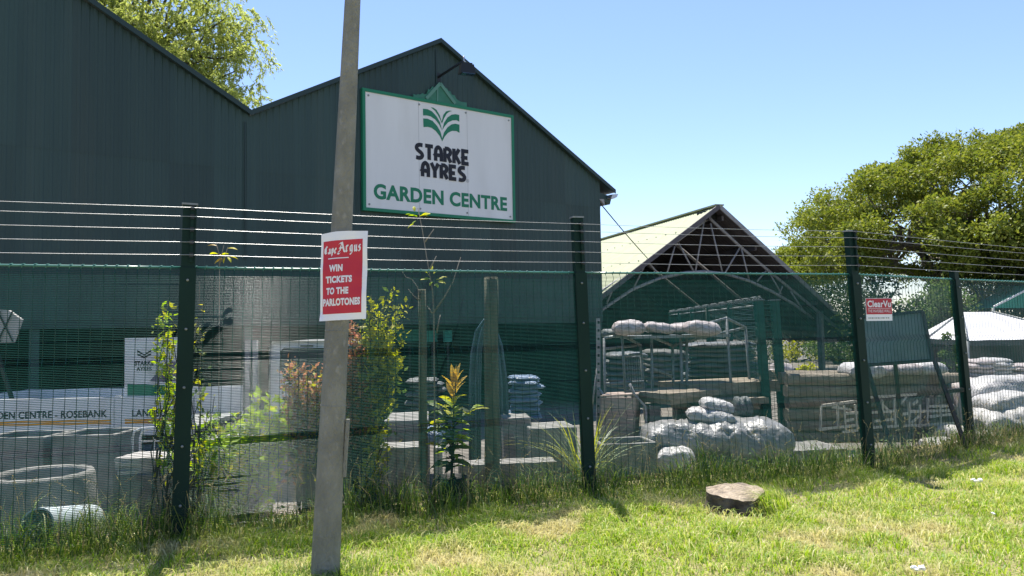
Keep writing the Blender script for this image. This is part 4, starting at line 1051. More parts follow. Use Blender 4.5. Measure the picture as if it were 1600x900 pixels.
# interior mesh fence with twin posts
def build_inner_fence():
    a = at(1188,470,10.6); b = at(1213,470,10.8); e = at(1046,489,22.0); g0 = gz(a.x,a.y)
    t = thing('inner_fence', 'green mesh fence running back into the yard from twin green posts', 'fence', V(a.x,a.y,g0))
    for p, y1 in ((a,0),(b,0)):
        MB().bar(V(p.x+.06,p.y,gz(p.x,p.y)-.1), V(p.x-.03,p.y,p.z), .11, .09, V(0,1,0)).build('post', FENCE, t)
        MB().box(V(p.x-.03,p.y,p.z+.01), (.14,.12,.015)).build('post_cap', GALVD, t)
    P = [lerp(a,e,i/5) for i in range(6)]
    for p in P[1:]: MB().bar(V(p.x,p.y,-.8), V(p.x,p.y,p.z+.03), .07, .07, V(0,1,0)).build('post', FENCE, t)
    V_, F_, C_ = [], [], []; k = 0; d = (e-a).normalized(); nn = V(d.y,-d.x,0).normalized()
    def pr(p, q, r, u1, u2):
        nonlocal k
        u1 = u1*r; u2 = u2*r; V_.extend([p-u1-u2,p+u1-u2,p+u1+u2,p-u1+u2,q-u1-u2,q+u1-u2,q+u1+u2,q-u1+u2])
        F_.extend([k,k+1,k+5,k+4,k+1,k+2,k+6,k+5,k+2,k+3,k+7,k+6,k+3,k,k+4,k+7]); C_.extend([4]*4); k += 8
    for s, f_ in ((a,e),(a,b)):
        dd = (f_-s); L = dd.length; dh = V(dd.x,dd.y,0).normalized(); n2 = V(dh.y,-dh.x,0)
        for h in np.arange(0, 2.3, .0254):
            for i in range(5): pr(lerp(s,f_,i/5)-V(0,0,h), lerp(s,f_,(i+1)/5)-V(0,0,h), .002, V(0,0,1), n2)
        for i in range(int(L/.0762)):
            p = lerp(s,f_,i*.0762/L); pr(p, p-V(0,0,2.3), .002, dh, n2)
    o = fast_mesh('mesh_panel', np.array([tuple(v) for v in V_]), np.array(F_), np.array(C_), FENCE, t); o['kind'] = 'stuff'
    sp = MB(); n = 60
    for i in range(n):
        p = lerp(a,e,i/n); sp.tube([p+V(-.05,0,.0), p+V(0,0,.05), p+V(.05,0,.0)], .006, 4)
    sp.tube([a+V(0,0,.06), e+V(0,0,.06)], .008, 5); sp.tube([a+V(0,0,-.06), e+V(0,0,-.06)], .012, 5); sp.build('spiked_topping', GALVD, t)
build_inner_fence()

# logs
def build_logs():
    Y = 10.4; rows = [(593,18),(611,18),(629,18),(647,18),(665,18),(683,18)]
    for i, (y, hh) in enumerate(rows):
        a = at(1226+rnd(-4,4), y, Y); b = at(1500+rnd(-6,6), y-1.5, Y+.75); r = sz(9.2, Y)*(1.0)
        n = 14; vs, fs = [], []; k = 6
        for q in range(k+1):
            p = lerp(a, b, q/k)
            for j in range(n):
                an = 2*math.pi*j/n; c, s = math.cos(an), math.sin(an); rr = r*(1+.05*noise.noise(V(q*.9, c*1.2, s*1.2+i*3)))
                vs.append(p + V(0, math.copysign(abs(c)**.7, c)*rr*1.25, math.copysign(abs(s)**.7, s)*rr))
        for q in range(k):
            for j in range(n): u = q*n+j; w = q*n+(j+1) % n; fs.append((u, w, w+n, u+n))
        fs.append(tuple(range(n-1,-1,-1))); fs.append(tuple(range(k*n,(k+1)*n)))
        nm = ['top','second from the top','third from the top','third from the ground','second from the ground','lowest'][i]
        tag(MB().add(vs, fs, 0, False).build('timber_log', WOODP), f'weathered timber log, {nm} of the stack behind the easel', 'log', 'logs stacked behind the easel')
    for i, dy in enumerate((.34,.68)):
        a = at(1230,593,Y); b = at(1500,591.5,Y+.75); o = V(0,dy,0)
        tag(MB().tube([a+o, lerp(a+o,b+o,.5), b+o], .088, 12, 0, True, False).build('timber_log', WOODP), f'weathered timber log in the {["second","third"][i]} row back on top of the stack', 'log', 'logs stacked behind the easel')
    # pale battens in a ragged lattice leaning on the logs
    t = thing('batten_lattice', 'ragged pale lattice of battens leaning on the log stack', 'lattice', yb(1380,690,10.1)); Y = 10.15
    def B(x0,y0,x1,y1,w=.035): 
        kx = (x0-1280)/220*.62; k2 = (x1-1280)/220*.62
        MB().bar(at(x0,y0,Y+kx), at(x1,y1,Y+k2), .018+rnd(0,.006), w, V(0,1,0) if abs(x1-x0) < abs(y1-y0) else V(0,0,1)).build('batten', WOODL, t)
    for L in ((1283,634,1338,627),(1280,671,1340,664),(1283,635,1282,671),(1309,632,1309,668),(1319,634,1321,674),(1320,646,1342,645),(1336,632,1339,674),(1316,675,1340,672),(1322,657,1334,655),
              (1356,621,1432,616),(1356,645,1400,642),(1358,668,1432,664),(1360,645,1363,668),(1378,624,1380,668),(1397,622,1399,666),(1378,632,1392,645),(1366,658,1396,655),
              (1420,628,1421,664),(1426,632,1434,626),(1437,632,1437,668),(1450,622,1448,666),(1469,632,1470,664),(1422,643,1490,641),(1430,665,1492,661),(1450,635,1490,634),(1452,651,1488,647),(1424,660,1436,650),(1345,640,1358,622),(1300,636,1330,640),(1404,634,1416,620),(1403,648,1418,646)):
        B(*L)
build_logs()

# easel board
def build_easel():
    Y = 9.55; t = thing('easel_board', 'grey-green notice board on a black three-legged easel behind the fence', 'board', yb(1425,720,Y))
    P = [at(1340,497,Y), at(1441,487,Y), at(1456,563,Y-.12), at(1352,571,Y-.12)]
    n = (P[1]-P[0]).cross(P[3]-P[0]).normalized(); n = n if n.y > 0 else -n
    MB().prism(P, n*.02).build('board_face', BOARD, t)
    fr = MB()
    for a, b in zip(P, P[1:]+P[:1]): fr.bar(a-n*.012, b-n*.012, .035, .03, n)
    fr.build('frame', BLACK, t)
    for a, b, dy in (((1353,566),(1396,722),-.1), ((1460,563),(1511,697),0), ((1398,560),(1411,690),.75)):
        p = at(*a, Y-.08 if dy < .5 else Y+.06); q = at(*b, Y-.25+dy); q.z = gz(q.x,q.y)-.02
        MB().bar(q, p, .045, .03, V(0,1,0)).build('leg', BLACK, t)
    MB().bar(at(1477,612,Y), at(1505,609,Y+.1), .03, .05).build('shelf_arm', BLACK, t)
build_easel()

# sacks: right and centre
def build_sacks():
    G = 'big silver sacks heaped behind the fence'
    Y = 9.2
    for i, (x0,x1,yt,yb_,dep,lab) in enumerate(((1004,1104,662,702,.75,'left big silver sack on top of the heap'), (1070,1168,660,702,.8,'middle big silver sack on top of the heap, under the small white sacks'), (1126,1226,659,714,.85,'right big silver sack on top of the heap, sagging at its end'))):
        px_sack('g', SACKG, x0, x1, yt, yb_+6, Y, dep, label=lab, group=G, seed=i, fine=True)
    for i, (x0,x1,yt,yb_,mt,ky) in enumerate(((1020,1105,696,740,SACKD,'d'), (1095,1170,690,740,SACKD,'d'), (1155,1232,700,742,SACKD,'d'))):  # dark sacks stand in for the shaded sides of the silver heap
        px_sack(ky, mt, x0, x1, yt, yb_+8, Y+.05, .65, label=f'{["left","middle","right"][i]} sack under the silver heap, coloured dark as its shaded side', group=G, seed=i, fine=True)
    px_sack('g', SACKW, 1028, 1086, 703, 735, Y-.5, .35, label='torn whitish sack slumped at the lower left of the silver heap', seed=4, fine=True, rz=-.2)
    px_sack('w', SACKW, 1073, 1144, 640, 661, Y, .4, label='white sack lying on the silver heap', seed=2, rz=-.15, tilt=.12, fine=True)
    px_sack('w', SACKW, 1094, 1142, 625, 643, Y+.05, .35, label='white sack with red print on top of the small pile', seed=5, tilt=.2, fine=True)
    px_sack('d', SACKD, 1147, 1173, 622, 652, Y+.4, .3, label='small grey pointed sack behind the twin post', seed=1, fine=True)
    # goods filling the shed
    for x0, x1, yt, yb_, Y, n, mt, ky, lab in ((946,1006,552,606,14.5,6,SACKD,'d','grey sack behind the low steel cage'), (1008,1066,548,600,16,6,CONCD,'cb','grey-brown block deep in the shed'), (1120,1182,560,606,15,5,WOODP,'wp','brown bale left of the twin green posts'), (985,1050,560,612,19,6,SACKD,'d','dark sack at the back of the shed'), (1080,1150,556,602,18,5,SACKD,'d','dark sack in the middle of the shed')):
        stack(ky, mt, x0, x1, yt, yb_, Y, n, lab, 'under the shed roof', 'goods stacked under the shed roof', .9, 2)
    # pinkish sacks on the rack
    for i, (x0,x1,yt,yb_,Y) in enumerate(((958,1006,502,524,10.5),(1005,1050,505,522,10.6),(1045,1085,506,522,10.7),(1068,1122,503,524,10.4))):
        px_sack('p', SACKP, x0, x1, yt, yb_, Y, .4, label=f'pinkish white sack, {["leftmost","second from the left","third from the left","rightmost"][i]} on the rack top', group='pinkish sacks on the rack', tilt=(0,.15,-.05,.12)[i])
    tag(MB().bar(at(980,527,10.7), at(1125,524,10.9), .7, .04).build('rack_shelf', GALVD), 'steel shelf carrying the pinkish sacks', 'shelf')
    px_sack('d', SACKD, 940, 972, 514, 528, 10.9, .4, label='dark sack at the left end of the rack top')
    stack('dk', SACKD, 1074, 1178, 536, 597, 12.0, 8, 'grey compost sack', 'under the shed behind the cage rack', 'dark sacks stacked behind the rack', .6, 3)
    stack('bl', SACKB, 798, 843, 588, 655, 9.3, 10, 'shiny blue sack', 'beside the hose arch', 'blue sacks stacked in the yard', .4, 3)
    stack('dd', SACKD, 642, 690, 592, 662, 10.0, 10, 'dark grey sack', 'behind the thin wooden post', 'dark sacks behind the thin post', .4, 6)
    px_sack('bl', SACKB, 662, 694, 668, 692, 8.4, .4, label='pale blue sack lying behind the golden leaved plant')
    # sacks on the log stack
    px_sack('w', SACKW, 1318, 1374, 568, 592, 10.75, .5, label='large pale sack on the log stack behind the third post', fine=True, seed=3)
    px_sack('p', SACKP, 1366, 1402, 570, 587, 10.8, .45, label='dirty white sack on the log stack under the left of the board', seed=1)
    px_sack('p', SACKP, 1396, 1432, 568, 586, 10.85, .45, label='dirty white sack on the log stack under the middle of the board', seed=2)
    px_sack('w', SACKW, 1424, 1470, 566, 586, 10.9, .45, label='rounded pale sack on the log stack under the right of the board', seed=5)
    # pale sacks near twin posts
    px_sack('p', SACKP, 1198, 1240, 580, 604, 13, .5, label='pinkish sack beyond the twin green posts', tilt=.25)
    px_sack('p', SACKP, 1205, 1234, 568, 588, 13.3, .5, label='small pinkish sack beyond the twin green posts, upper one', tilt=.2)
    # right: flat small sacks in three columns
    for c, (x0, x1, yt, n, w) in enumerate(((1508,1542,563,5,'left'), (1536,1574,561,6,'middle'), (1568,1612,570,5,'right'))):
        stack('fl'+w, (SACKP, SACKW, SACKP)[c], x0, x1, yt, 596, 12.6+c*.1, n, 'flat pale sack', f'in the {w} column right of the fourth post', 'flat sacks right of the fourth post', .5, 2)
    px_sack('w', SACKW, 1500, 1640, 592, 640, 12.0, .9, label='huge white wrapped bale with green print right of the fourth post', fine=True, seed=0)
    g = MB(); c = at(1556,603,11.5); 
    for k in range(3):
        q = [(math.cos(a*.7)*.13*(1-.25*k)+k*.02, math.sin(a*.7)*.04*(1-.2*k)-.02*k) for a in range(10)]
        stroke(g, q, .012, lambda x, y, kk: c+V(x,-.01*kk,y), 1+k)
    px_sack('g2', SACKW, 1532, 1612, 616, 643, 11.2, .6, label='crumpled silver-white sack on the big white sack at the right edge', fine=True, seed=4, tilt=-.1)
    px_sack('w', SACKW, 1518, 1640, 640, 690, 11.1, .9, label='big white sack below the wrapped bale at the right edge', fine=True, seed=2)
    px_sack('w', SACKW, 1500, 1560, 676, 712, 10.6, .5, label='white sack low behind the fourth post', fine=True, seed=3, rz=.2)
    px_sack('w', SACKW, 1552, 1630, 684, 716, 10.9, .5, label='white sack on the ground at the right edge', fine=True, seed=1)
    px_sack('p', SACKW, 1476, 1512, 668, 696, 10.3, .5, label='pale sack slumped against the right easel leg', fine=True, seed=5, rz=.3)
    px_sack('w', SACKW, 1446, 1492, 686, 708, 10.0, .45, label='pale low sack between the easel legs', fine=True, seed=0)
    px_sack('p', SACKP, 1488, 1508, 604, 668, 10.9, .4, label='upright pale sack just left of the fourth post', seed=2)
build_sacks()

# boards hanging inside the warehouse
for x0, x1, y0, y1, Y, lab in ((667,683,516,534,17.5,'left small teal board inside the warehouse'), (693,706,516,534,17.5,'right small teal board inside the warehouse'), (621,658,515,534,18.5,'wide teal board inside the warehouse left of the thin post')):
    a, b = at(x0,y1,Y), at(x1,y0,Y); t = thing('teal_board', lab, 'board', V((a.x+b.x)/2, Y, gz(a.x,Y)))
    MB().box(V((a.x+b.x)/2,Y,(a.z+b.z)/2), (b.x-a.x,.03,b.z-a.z)).build('panel', TEAL, t)
    MB().bar(V((a.x+b.x)/2,Y+.03,gz(a.x,Y)), V((a.x+b.x)/2,Y+.03,b.z), .05, .03, V(0,1,0)).build('stand', BLACK, t)

# white gate frame beyond the shed
t = thing('white_gate_frame', 'white tubular gate frame below the shed eave', 'gate', yb(1310,590,33))
MB().bar(yb(1286,600,33), at(1284,533,33), .12, .12, V(0,1,0)).build('gate_post', WHITEP, t)
MB().bar(at(1284,533,33), at(1345,530,33.4), .1, .14).build('gate_beam', WHITEP, t)
MB().bar(yb(1343,600,33.4), at(1342,531,33.4), .12, .12, V(0,1,0)).build('gate_post', WHITEP, t)

# ------------------------------------------------------------------ plants by the fence
def leafshape(name, L, Wd, mat_, droop=.25, fold=.2, seg=4):
    """single leaf blade along +x"""
    vs, fs = [], []
    for i in range(seg+1):
        t = i/seg; w = Wd/2*math.sin(math.pi*min(1, .08+t*.92))**.8 if i < seg else 0.0004
        z = L*.12*math.sin(t*math.pi*.6) - droop*L*t*t
        vs += [(L*t, -w, z+fold*w), (L*t, 0, z), (L*t, w, z+fold*w)]
    for i in range(seg):
        for j in (0, 1): a = i*3+j; fs.append((a, a+3, a+4, a+1))
    me = bpy.data.meshes.new(name); me.from_pydata(vs, [], fs); me.materials.append(mat_); me.update(); return me
def place_leaf(mesh, parent, p, az, el, roll=0, s=1.0, name='leaf'):
    r = parent
    while r.parent: r = r.parent
    M = Matrix.Translation(Vector(p)-r.location) @ Matrix.Rotation(az,4,'Z') @ Matrix.Rotation(-el,4,'Y') @ Matrix.Rotation(roll,4,'X') @ Matrix.Scale(s,4)
    return piece(name, mesh, parent, M)
def build_gold_plant():
    Y = 7.15; base = yb(705,770,Y); t = thing('potted_plant', 'potted plant with golden young leaves and green lower leaves', 'plant', base)
    m = MB(); m.lathe([(.115,0),(.14,.2),(.15,.2),(.15,.215),(.132,.215),(.125,.16),(.01,.16)], base, 24); m.build('pot', POTK, t)
    st = MB(); top = at(711,590,Y); limb(st, base+V(0,0,.15), top, .014, .007, 7, .02, 6); 
    lg = [leafshape('leaf', .17, .05, LGOLD, .1), leafshape('leaf', .15, .045, LGOLD, -.1)]
    ly = [leafshape('leaf', .18, .06, LYG, .3), leafshape('leaf', .16, .055, LYG, .1)]
    lgr = [leafshape('leaf', .2, .07, LMID, .4), leafshape('leaf', .19, .06, LDARK, .5), leafshape('leaf', .2, .065, LBRIGHT, .35)]
    for i in range(64):
        f = i/63; p = lerp(base+V(0,0,.28), top, f) + V(rnd(-.02,.02),rnd(-.02,.02),0); az = i*2.4+rnd(-.3,.3)
        ms = random.choice(lg if f > .76 else (ly if f > .55 and random.random() < .7 else lgr))
        place_leaf(ms, t, p, az, rnd(.1,.5)+(f**3)*.9-.15*(f < .4), rnd(-.5,.5), rnd(.8,1.3)*(1.0-.25*(f > .93)))
    for k in range(5):
        b2 = lerp(base, top, rnd(.3,.6)); e = b2 + V(rnd(-.22,.22), rnd(-.1,.1), rnd(.1,.28)); limb(st, b2, e, .007, .004, 3, .05, 5)
        for q in range(7): place_leaf(random.choice(ly+lgr), t, lerp(b2,e,rnd(.4,1)), rnd(0,6.3), rnd(0,.6), rnd(-.5,.5), rnd(.8,1.3))
    st.build('stem', BARKD, t)
build_gold_plant()
def build_strap_plant():
    Y = 7.75; base = yb(915,745,Y); t = thing('strap_leaf_plant', 'clump of long arching strap leaves behind the second fence post', 'plant', base)
    for i in range(95):
        L = rnd(.45,.95); az = rnd(0,6.283); lean = rnd(.15,1.0); n = 7; pts = []; w = rnd(.008,.015)
        d = V(math.cos(az), math.sin(az)*.7, 0)
        for k in range(n+1):
            q = k/n; a = 1.35-lean*.5 - lean*1.35*q**1.4
            pts.append((pts[-1] if pts else base+V(rnd(-.07,.07),rnd(-.07,.07),0)) + (d*math.cos(a)+V(0,0,math.sin(a)))*L/n)
        sd = V(-d.y, d.x, 0).normalized(); vs, fs = [], []
        for k, p in enumerate(pts):
            ww = w*(1-(k/n)**2.2)+.001; vs += [p-sd*ww/2, p+sd*ww/2]
        fs = [(2*k, 2*k+1, 2*k+3, 2*k+2) for k in range(n)]
        MB().add(vs, fs).build('leaf', LSTRAP if i % 3 else LYG, t)
build_strap_plant()
def shrub(name, label, base, tips, mats, leaf=.05, per=110, spread=.09, bark=BARKD, r=.009, twigs=2):
    """stems to given tips; leaves clustered along the stem's upper part. mats: [(fraction, material)]"""
    t = thing(name, label, 'shrub', base); st = MB(); acc = {}
    tips = list(tips) + [tp + V(rnd(-.13,.13), rnd(-.1,.1), rnd(-.25,.0)) for tp in tips for _ in range(twigs)]; per = per*(.55 if twigs else .8)
    for tp in tips:
        pp = limb(st, base+V(rnd(-.06,.06),rnd(-.05,.05),-.02), tp, r, .003, 6, .05, 5); n = int(per*1.7)
        u = .4+.6*RNG.random(n)**.7; idx = u*6; i0 = np.minimum(5, idx.astype(int)); fr = (idx-i0)[:,None]
        A = np.array([tuple(p) for p in pp]); leafk = leaf*1.25; c = A[i0]*(1-fr)+A[i0+1]*fr + RNG.normal(size=(n,3))*spread*(1.15-u)[:,None] + RNG.normal(size=(n,3))*.02
        d = unit(RNG.normal(size=(n,3))+np.array([0,0,.25])); up = unit(RNG.normal(size=(n,3))*.7+np.array([0,0,.8])); L = leafk*(.45+1.1*RNG.random(n)**1.3)
        v = quads_from(c, d, up, L, L*.52).reshape(-1,4,3)
        pick = RNG.random(n)
        for k, (nm, f0, f1, mt) in enumerate(mats):
            s = v[(pick >= f0(u)) & (pick < f1(u))]
            if len(s): acc.setdefault((nm, mt.name), []).append(s.reshape(-1,3))
    for (nm, mn), L in acc.items(): leaf_obj(nm, np.concatenate(L), MATS[mn], t)
    st.build('stems', bark, t); return t
def tipset(L, Y): return [at(x, y, Y+rnd(-.15,.2)) for x, y in L]
Z = lambda u: u*0
shrub('tall_shrub', 'tall shrub with yellow-green sprays and reddish leaves right of the pole', yb(556,775,7.5),
      tipset([(616,450),(600,480),(612,505),(617,552),(600,530),(585,500),(575,520),(560,545),(570,480),(590,560),(605,520),(566,600),(578,620),(596,545),(555,580),(580,460)],7.3),
      [('yellow_foliage', Z, lambda u: .15+.75*u, LYG), ('foliage', lambda u: .15+.75*u, lambda u: u*0+1.1, LMID)], .05, 85, .1)
shrub('reddish_shrub', 'reddish leaved shrub directly behind the poster on the pole', yb(550,780,7.25), tipset([(545,505),(556,510),(548,530),(562,525),(540,545),(555,560),(565,555),(547,590)],7.3),
      [('red_foliage', Z, lambda u: .2+.75*u, LRED), ('foliage', lambda u: .2+.75*u, lambda u: u*0+1.1, LDARK)], .04, 150, .09)
shrub('reddish_shrub', 'reddish shrub with yellow tips left of the pole in front of the truck cab', yb(480,780,7.15), tipset([(456,562),(475,572),(490,575),(468,590),(500,590),(482,600),(460,610),(505,620),(495,640),(455,640),(470,655),(510,570)],7.1),
      [('red_foliage', Z, lambda u: u*.62, LRED), ('yellow_foliage', lambda u: u*.62, lambda u: u*.62+.22, LYG), ('foliage', lambda u: u*.62+.22, lambda u: u*0+1.1, LDARK)], .04, 150, .09)
shrub('bright_shrub', 'bright lime green leafy shrub behind the fence between the first post and the pole', yb(385,800,6.75), tipset([(402,620),(440,632),(425,650),(395,650),(370,655),(350,660),(335,690),(380,690),(410,690),(440,665),(365,720),(400,740),(328,650),(310,690)],6.75),
      [('foliage', Z, lambda u: .25+.7*u, LBRIGHT), ('yellow_foliage', lambda u: .25+.7*u, lambda u: u*0+1.1, LYG)], .06, 85, .09)
shrub('climbing_vine', 'leafy vine climbing the left side of the first fence post', yb(268,800,6.15), tipset([(262,470),(255,495),(248,500),(270,480),(262,540),(255,570),(268,590),(275,620),(285,610),(262,640),(290,650),(262,520)],6.2),
      [('foliage', Z, lambda u: .6+u*0, LBRIGHT), ('yellow_foliage', lambda u: .6+u*0, lambda u: u*0+1.1, LYG)], .045, 36, .05, r=.006, twigs=0)
shrub('climbing_vine', 'sparse yellowish vine on the right side of the first fence post', yb(305,800,6.2), tipset([(312,440),(318,470),(308,500),(315,540),(310,600),(325,640),(335,620),(320,660)],6.2),
      [('foliage', Z, lambda u: .5+u*0, LYG), ('yellow_foliage', lambda u: .5+u*0, lambda u: u*0+1.1, LMID)], .04, 13, .03, r=.004, twigs=0)
shrub('leafy_weed', 'small yellow-green weed low at the right side of the pole', yb(575,775,7.0), tipset([(595,660),(588,680),(580,700),(598,770),(570,760),(585,650)],7.0),
      [('foliage', Z, lambda u: u*0+1.1, LYG)], .06, 16, .05, r=.005)
def sprig(label, stems, leaves, Y, mat_, r=.005, cat='sapling', name='sapling', L=.08):
    b = stems[0][0]; base = yb(b[0], 780, Y); t = thing(name, label, cat, base)
    for k, S in enumerate(stems):
        pts = [at(x, y, Y) for x, y in S]
        if k == 0: pts = [base] + pts
        MB().tube(pts, [r*(1.3-.8*i/(len(pts)-1)) for i in range(len(pts))], 6).build('stem' if k == 0 else 'twig', BARK, t)
    ms = [leafshape('leaf', L, L*.42, m, .2) for m in mat_]
    for i, (x, y, az, el) in enumerate(leaves): place_leaf(ms[i % len(ms)], t, at(x,y,Y), az, el, rnd(-.6,.6), rnd(.8,1.2))
sprig('sprig with yellow leaves rising above the fence beside the first post', [[(342,600),(343,415)], [(343,418),(342,395),(338,382)], [(343,412),(347,395),(350,383)], [(344,410),(352,400),(356,386)]],
      [(338,384,3.1,.1),(356,388,0,-.1),(345,398,.5,.2),(350,400,3.0,.2),(352,402,4.6,-1.0),(356,402,5.6,-.7),(347,404,3.6,-.6),(360,401,.2,-.3),(341,397,2.8,.1)], 6.35, [LGOLD, LYEL, LYG], .004, 'plant', 'leafy_sprig', .075)
sprig('bare thin sapling with a few pale leaves reaching up to the sign', [[(679,640),(678,500),(676,455),(668,410),(660,360),(653,325)], [(664,378),(678,358)], [(676,490),(694,465),(708,440),(720,402)], [(676,490),(667,478)], [(672,420),(682,400)], [(682,520),(688,492)]],
      [(648,330,1.9,.9),(652,338,3.3,.1),(655,338,.0,.1),(658,337,.4,.3),(650,345,3.8,-.7),(646,350,3.6,-.6),(662,336,6.0,.2),(644,336,2.9,.2),
       (674,424,1.5,.9),(678,428,1.0,.7),(672,436,3.0,0),(680,438,.2,.2),(684,440,5.8,-.2),(676,440,4.4,-.5),(670,430,2.4,.6),(686,436,.4,.3),(680,444,5.2,-.4),(668,437,3.3,0)], 7.05, [LYG, LBRIGHT, WHITEP if False else LYG], .007, 'sapling', 'sapling', .075)
sprig('bare forked branch hanging beside the thin wooden post', [[(655,560),(657,470),(652,448),(643,436),(634,433),(627,422)], [(656,470),(646,462),(638,452)], [(656,466),(655,452)]], [], 7.3, [LYG], .006, 'branch', 'bare_branch')

# ------------------------------------------------------------------ stump and litter
def build_stump():
    p = onz(1160,805,0.0); p.y += .2; t = thing('tree_stump', 'weathered sawn tree stump with shaded side coloured dark in the grass', 'stump', V(p.x,p.y,0))
    n = 44; H = .16; prof = [-.08,.12,.3,.5,.7,.86,.95,1.0]; vs = []; fs = []
    for zf in prof:
        for j in range(n):
            a = 2*math.pi*j/n; r = .2*(1+.1*math.cos(2*a+.3)+.16*noise.noise(V(math.cos(a)*1.7, math.sin(a)*1.7, 3))+.05*noise.noise(V(math.cos(a)*7, math.sin(a)*7, zf*1.5)) + (.05*noise.noise(V(math.cos(a)*14, math.sin(a)*14, zf*2)) if zf < .95 else 0))
            cut = max(0, math.cos(a-5.2))*.025*math.exp(-((zf-.5)/.3)**2) + max(0, math.cos(a-3.6))*.03*math.exp(-((zf-.35)/.4)**2)
            r = r*(1.0 + .16*max(0, .6-zf)) - cut*.25 + (.02*max(0, math.cos(a-4.25))**6*(1-zf))
            z = zf*H - .035*max(0, math.cos(a-4.95))**8*(zf > .8) + (.022*math.cos(a-1.2)+.016*noise.noise(V(math.cos(a)*3, math.sin(a)*3, 7)) if zf > .8 else 0)
            vs.append(V(p.x+r*math.cos(a)*1.1, p.y+r*math.sin(a), z))
    for i in range(len(prof)-1):
        for j in range(n): a = i*n+j; b = i*n+(j+1) % n; fs.append((a, b, b+n, a+n))
    sm = MB().add(vs, fs, 0, False)
    sm.build('stump_side', STUMPS, t)
    top = vs[-n:]; tv = []; tf = []
    for k, q in enumerate((1.0,.8,.55,.3)):
        for j, v in enumerate(top):
            tv.append(V(p.x+(v.x-p.x)*q, p.y+(v.y-p.y)*q, H+(v.z-H)*q + .014*noise.noise(V(v.x*25*q, v.y*25*q, k))*(k > 0)))
    tv.append(V(p.x,p.y,H+.003)); m = len(tv)-1
    for k in range(3):
        for j in range(n): a = k*n+j; b = k*n+(j+1) % n; tf.append((a, b, b+n, a+n))
    tf += [(3*n+j, 3*n+(j+1) % n, m) for j in range(n)]
    MB().add(tv, tf, 0, True).build('cut_top', STUMPT, t)
    return p
STP = build_stump()
def crumple(px, py, s, label, n=3):
    p = onz(px, py, .03); bm = bmesh.new()
    for k in range(n):
        r = bmesh.ops.create_icosphere(bm, subdivisions=2, radius=s*rnd(.7,1))
        for v in r['verts']:
            q = v.co.copy(); v.co = q*(1+.7*noise.noise(q*(2.2/s)*.5+V(k*5,0,0)))*1.0; v.co.z *= .7; v.co += V((k-(n-1)/2)*s*1.5, 0, .02)
    me = bpy.data.meshes.new('litter'); bm.to_mesh(me); bm.free(); me.materials.append(PAPER); o = bpy.data.objects.new('litter', me); COL.objects.link(o); o.location = p
    tag(o, label, 'litter')
crumple(1527,754,.035,'crumpled white litter in the grass at right, the larger piece',2)
crumple(1552,806,.016,'tiny white litter scrap in the grass below the larger piece',1)
crumple(1435,893,.025,'white litter scrap at the bottom edge of the lawn',2)

# ------------------------------------------------------------------ grass
def blades(P, H, lean, Wd, az, mat_, name, label=None, bendk=.6, la=None):
    """P (n,3) roots; five-vertex blades"""
    n = len(P); d = np.stack([np.cos(az), np.sin(az), np.zeros(n)], 1); s = np.stack([-np.sin(az+RNG.normal(size=n)*.8), np.cos(az+RNG.normal(size=n)*.8), np.zeros(n)], 1)
    up = np.array([0,0,1.0]); H = H[:,None]; lean = lean[:,None]; Wd = Wd[:,None]
    m = P + up*H*.6 + d*H*lean*.35; t = P + up*H*(1-.35*lean) + d*H*lean*1.0
    v = np.stack([P-s*Wd/2, P+s*Wd/2, m+s*Wd*.4, m-s*Wd*.4, t], 1).reshape(-1,3)
    b = np.arange(n)*5; q = np.stack([b,b+1,b+2,b+3,b+3,b+2,b+4], 1).ravel(); c = np.tile([4,3], n)
    o = fast_mesh(name, v, q, c, mat_); o['kind'] = 'stuff'; return o
def scatter(n, x0, x1, y0, y1, keep):
    P = np.stack([RNG.uniform(x0,x1,n), RNG.uniform(y0,y1,n)], 1)
    d = np.array([behind(x, y) for x, y in P]); k = keep(P, d); P = P[k]; d = d[k]
    z = np.array([gz(x, y) for x, y in P]); return np.column_stack([P, z]), d
